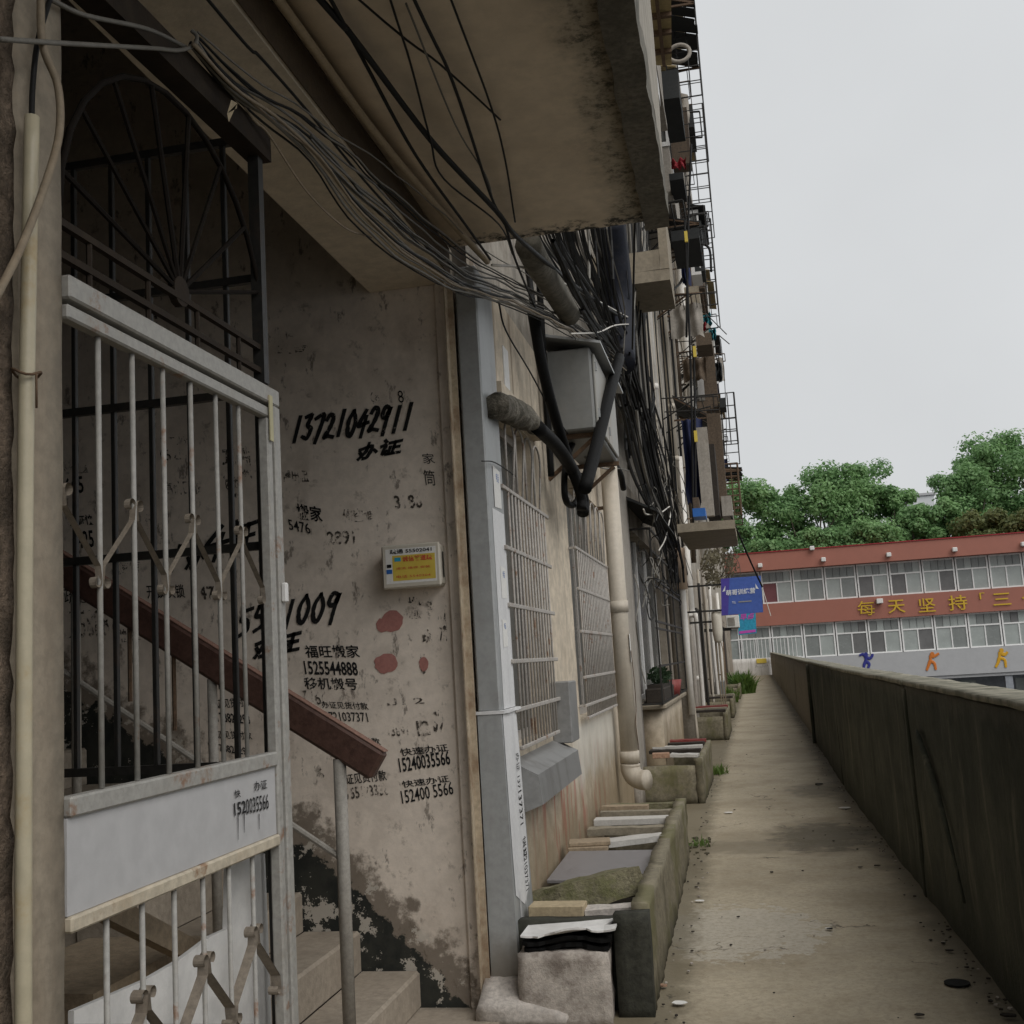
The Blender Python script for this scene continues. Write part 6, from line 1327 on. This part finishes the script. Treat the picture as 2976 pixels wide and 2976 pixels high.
fig(2912, 1943, s_, [[(0, 90), (-8, 58)], [(-8, 58), (18, 46), (20, 5)], [(-8, 58), (-16, 35), (-32, 8)], [(-2, 86), (20, 72), (38, 88)], [(-2, 84), (24, 78)]], (8, 98), 'figyellow', 'yellow sports figure on the grey band')
for i, (u, v) in enumerate(((2209, 1644), (2393, 1627), (2583, 1613), (2775, 1598), (2975, 1582), (2360, 1594))):
    A = at(u, v, 'Y', SY-1.1); A.x += xo(A.y); sbox('floodlight', A.x-.13, A.x+.13, SY-1.2, SY-.9, A.z-.1, A.z+.14, 'white', b=.03)
A = at(2556, 1747, 'Y', SY-.6); A.x += xo(A.y); sbox('floodlight', A.x-.18, A.x+.18, SY-.8, SY-.36, A.z-.14, A.z+.14, 'white', b=.03)

# ------------------------------------------------------------------ trees behind the school
def tree(x, y, h, cr, cz, seed, label, m='leaf', n=15500, leaf=.165, blobs=44):
    random.seed(seed); t = thing('plane_tree', label, 'tree', (x, y, -3.2), 'trees behind the school')
    tm = MB(); top = h-3.2; c0 = Vector((x, y, -3.2))
    tm.tube([c0, c0+Vector((.1, 0, h*.25)), c0+Vector((-.1, .1, h*.5)), c0+Vector((.1, 0, h*.8))], .3, 8, True, [.38, .3, .24, .08])
    B = []
    for i in range(blobs):
        a = random.random()*6.283; zz = random.random(); rr = cr*math.sqrt(max(.05, 1-(zz*1.25-.45)**2))*random.uniform(.45, .95)
        B.append((Vector((x+rr*math.cos(a), y+rr*.8*math.sin(a), top-cz*2*(1-zz)*.98-.6)), random.uniform(.9, 2.0)*cr/4.2))
    B.append((Vector((x, y, top-1.3)), 1.4*cr/5.2)); B.append((Vector((x+cr*.25, y, top-2.2)), 1.7*cr/5.2))
    for p, r in B[:14]:
        s0 = c0+Vector((0, 0, h*random.uniform(.3, .6))); tm.tube(smoothpts([s0, (s0+p)/2+Vector((0, 0, .5)), p], 3), .07, 5, True, [.13-.015*j for j in range(7)])
    tm.build('trunk', M['bark'], t, bend=False, smooth=True); mb = MB(); V = mb.v; F = mb.f
    for p, r in B:
        for i in range(int(n/len(B))):
            q = Vector((random.gauss(0, 1), random.gauss(0, 1), random.gauss(0, 1))).normalized(); rad = r*random.random()**.33*random.uniform(.75, 1.12)
            c = p+Vector((q.x*rad, q.y*rad, q.z*rad*.82)); nn = (q+Vector((random.gauss(0, .5), random.gauss(0, .5), random.gauss(.5, .5)))).normalized(); u = nn.orthogonal().normalized(); w2 = nn.cross(u); s = leaf*random.uniform(.5, 1.15); an = random.random()*6.283
            u, w2 = u*math.cos(an)+w2*math.sin(an), w2*math.cos(an)-u*math.sin(an); k = len(V)
            V.extend((c-u*s, c-w2*s*.6-u*s*.1, c+u*s, c+w2*s*.6-u*s*.1)); F.append((k, k+1, k+2, k+3))
    mb.build('crown', M[m], t, bend=False)
def tx(u, y): return at(u, 1500, 'Y', y).x+xo(60)
def th(v, y): return at(2500, v, 'Y', y).z+3.2
for i, (u, v, y, cr, cz, m, lab) in enumerate((
    (2170, 1352, 84, 2.8, 4.6, 'leaf', 'leftmost plane tree, rising beside the apartment cages'), (2265, 1388, 86, 2.9, 4.4, 'leaf', 'low rounded plane tree left of the tallest middle one'),
    (2435, 1328, 86, 3.3, 5.4, 'leaf', 'tall plane tree with a pointed crown in the middle'), (2515, 1345, 88, 3.0, 5.2, 'leaf', 'plane tree leaning on the right of the tall middle one'), (2585, 1390, 86, 2.6, 4.4, 'leaf', 'plane tree stepping down right of the middle clump'),
    (2345, 1395, 84, 3.0, 4.4, 'leaf', 'plane tree filling in left of the pointed crown'), (2655, 1470, 84, 2.2, 3.2, 'leaf', 'low plane tree under the gap in the treeline'),
    (2790, 1372, 87, 2.9, 4.6, 'leaf', 'plane tree at the left of the right-hand clump'), (2850, 1325, 89, 3.0, 5.0, 'leaf', 'plane tree in the right-hand clump, second highest'), (2925, 1284, 90, 3.6, 5.8, 'leaf', 'tallest plane tree at the right edge'), (3060, 1320, 88, 3.6, 5.0, 'leaf', 'plane tree just outside the right edge'),
    (2400, 1510, 81, 2.2, 2.6, 'leaf', 'low tree right above the red roof band'), (2735, 1462, 84, 2.2, 3.4, 'leaf', 'low tree above the roof, right of the gap'), (2860, 1500, 80.5, 2.2, 2.4, 'leafy', 'yellowish low tree above the right end of the roof'), (2960, 1520, 80.5, 2.2, 2.4, 'leafy', 'yellowish low tree at the right edge above the roof'), (2530, 1500, 81, 2.4, 2.8, 'leaf', 'low dark tree in the middle above the roof'), (2250, 1520, 81, 2.2, 2.4, 'leaf', 'low tree behind the left end of the roof'))):
    tree(tx(u, y), y, th(v, y), cr, cz, 100+i, lab, m)
fb = thing('distant_building', 'pale distant building glimpsed between the treetops', 'building', (tx(2690, 190), 190, -3.2))
A = at(2672, 1520, 'Y', 190); B = at(2710, 1438, 'Y', 190)
MB().box(A.x, B.x+1, 190, 200, -3.2, B.z, .1).build('wall', M['distant'], fb, bend=False); MB().box(A.x-.3, B.x+1.3, 189.7, 200.3, B.z+.01, B.z+.4).build('roof', M['schoolgrey'], fb, bend=False)
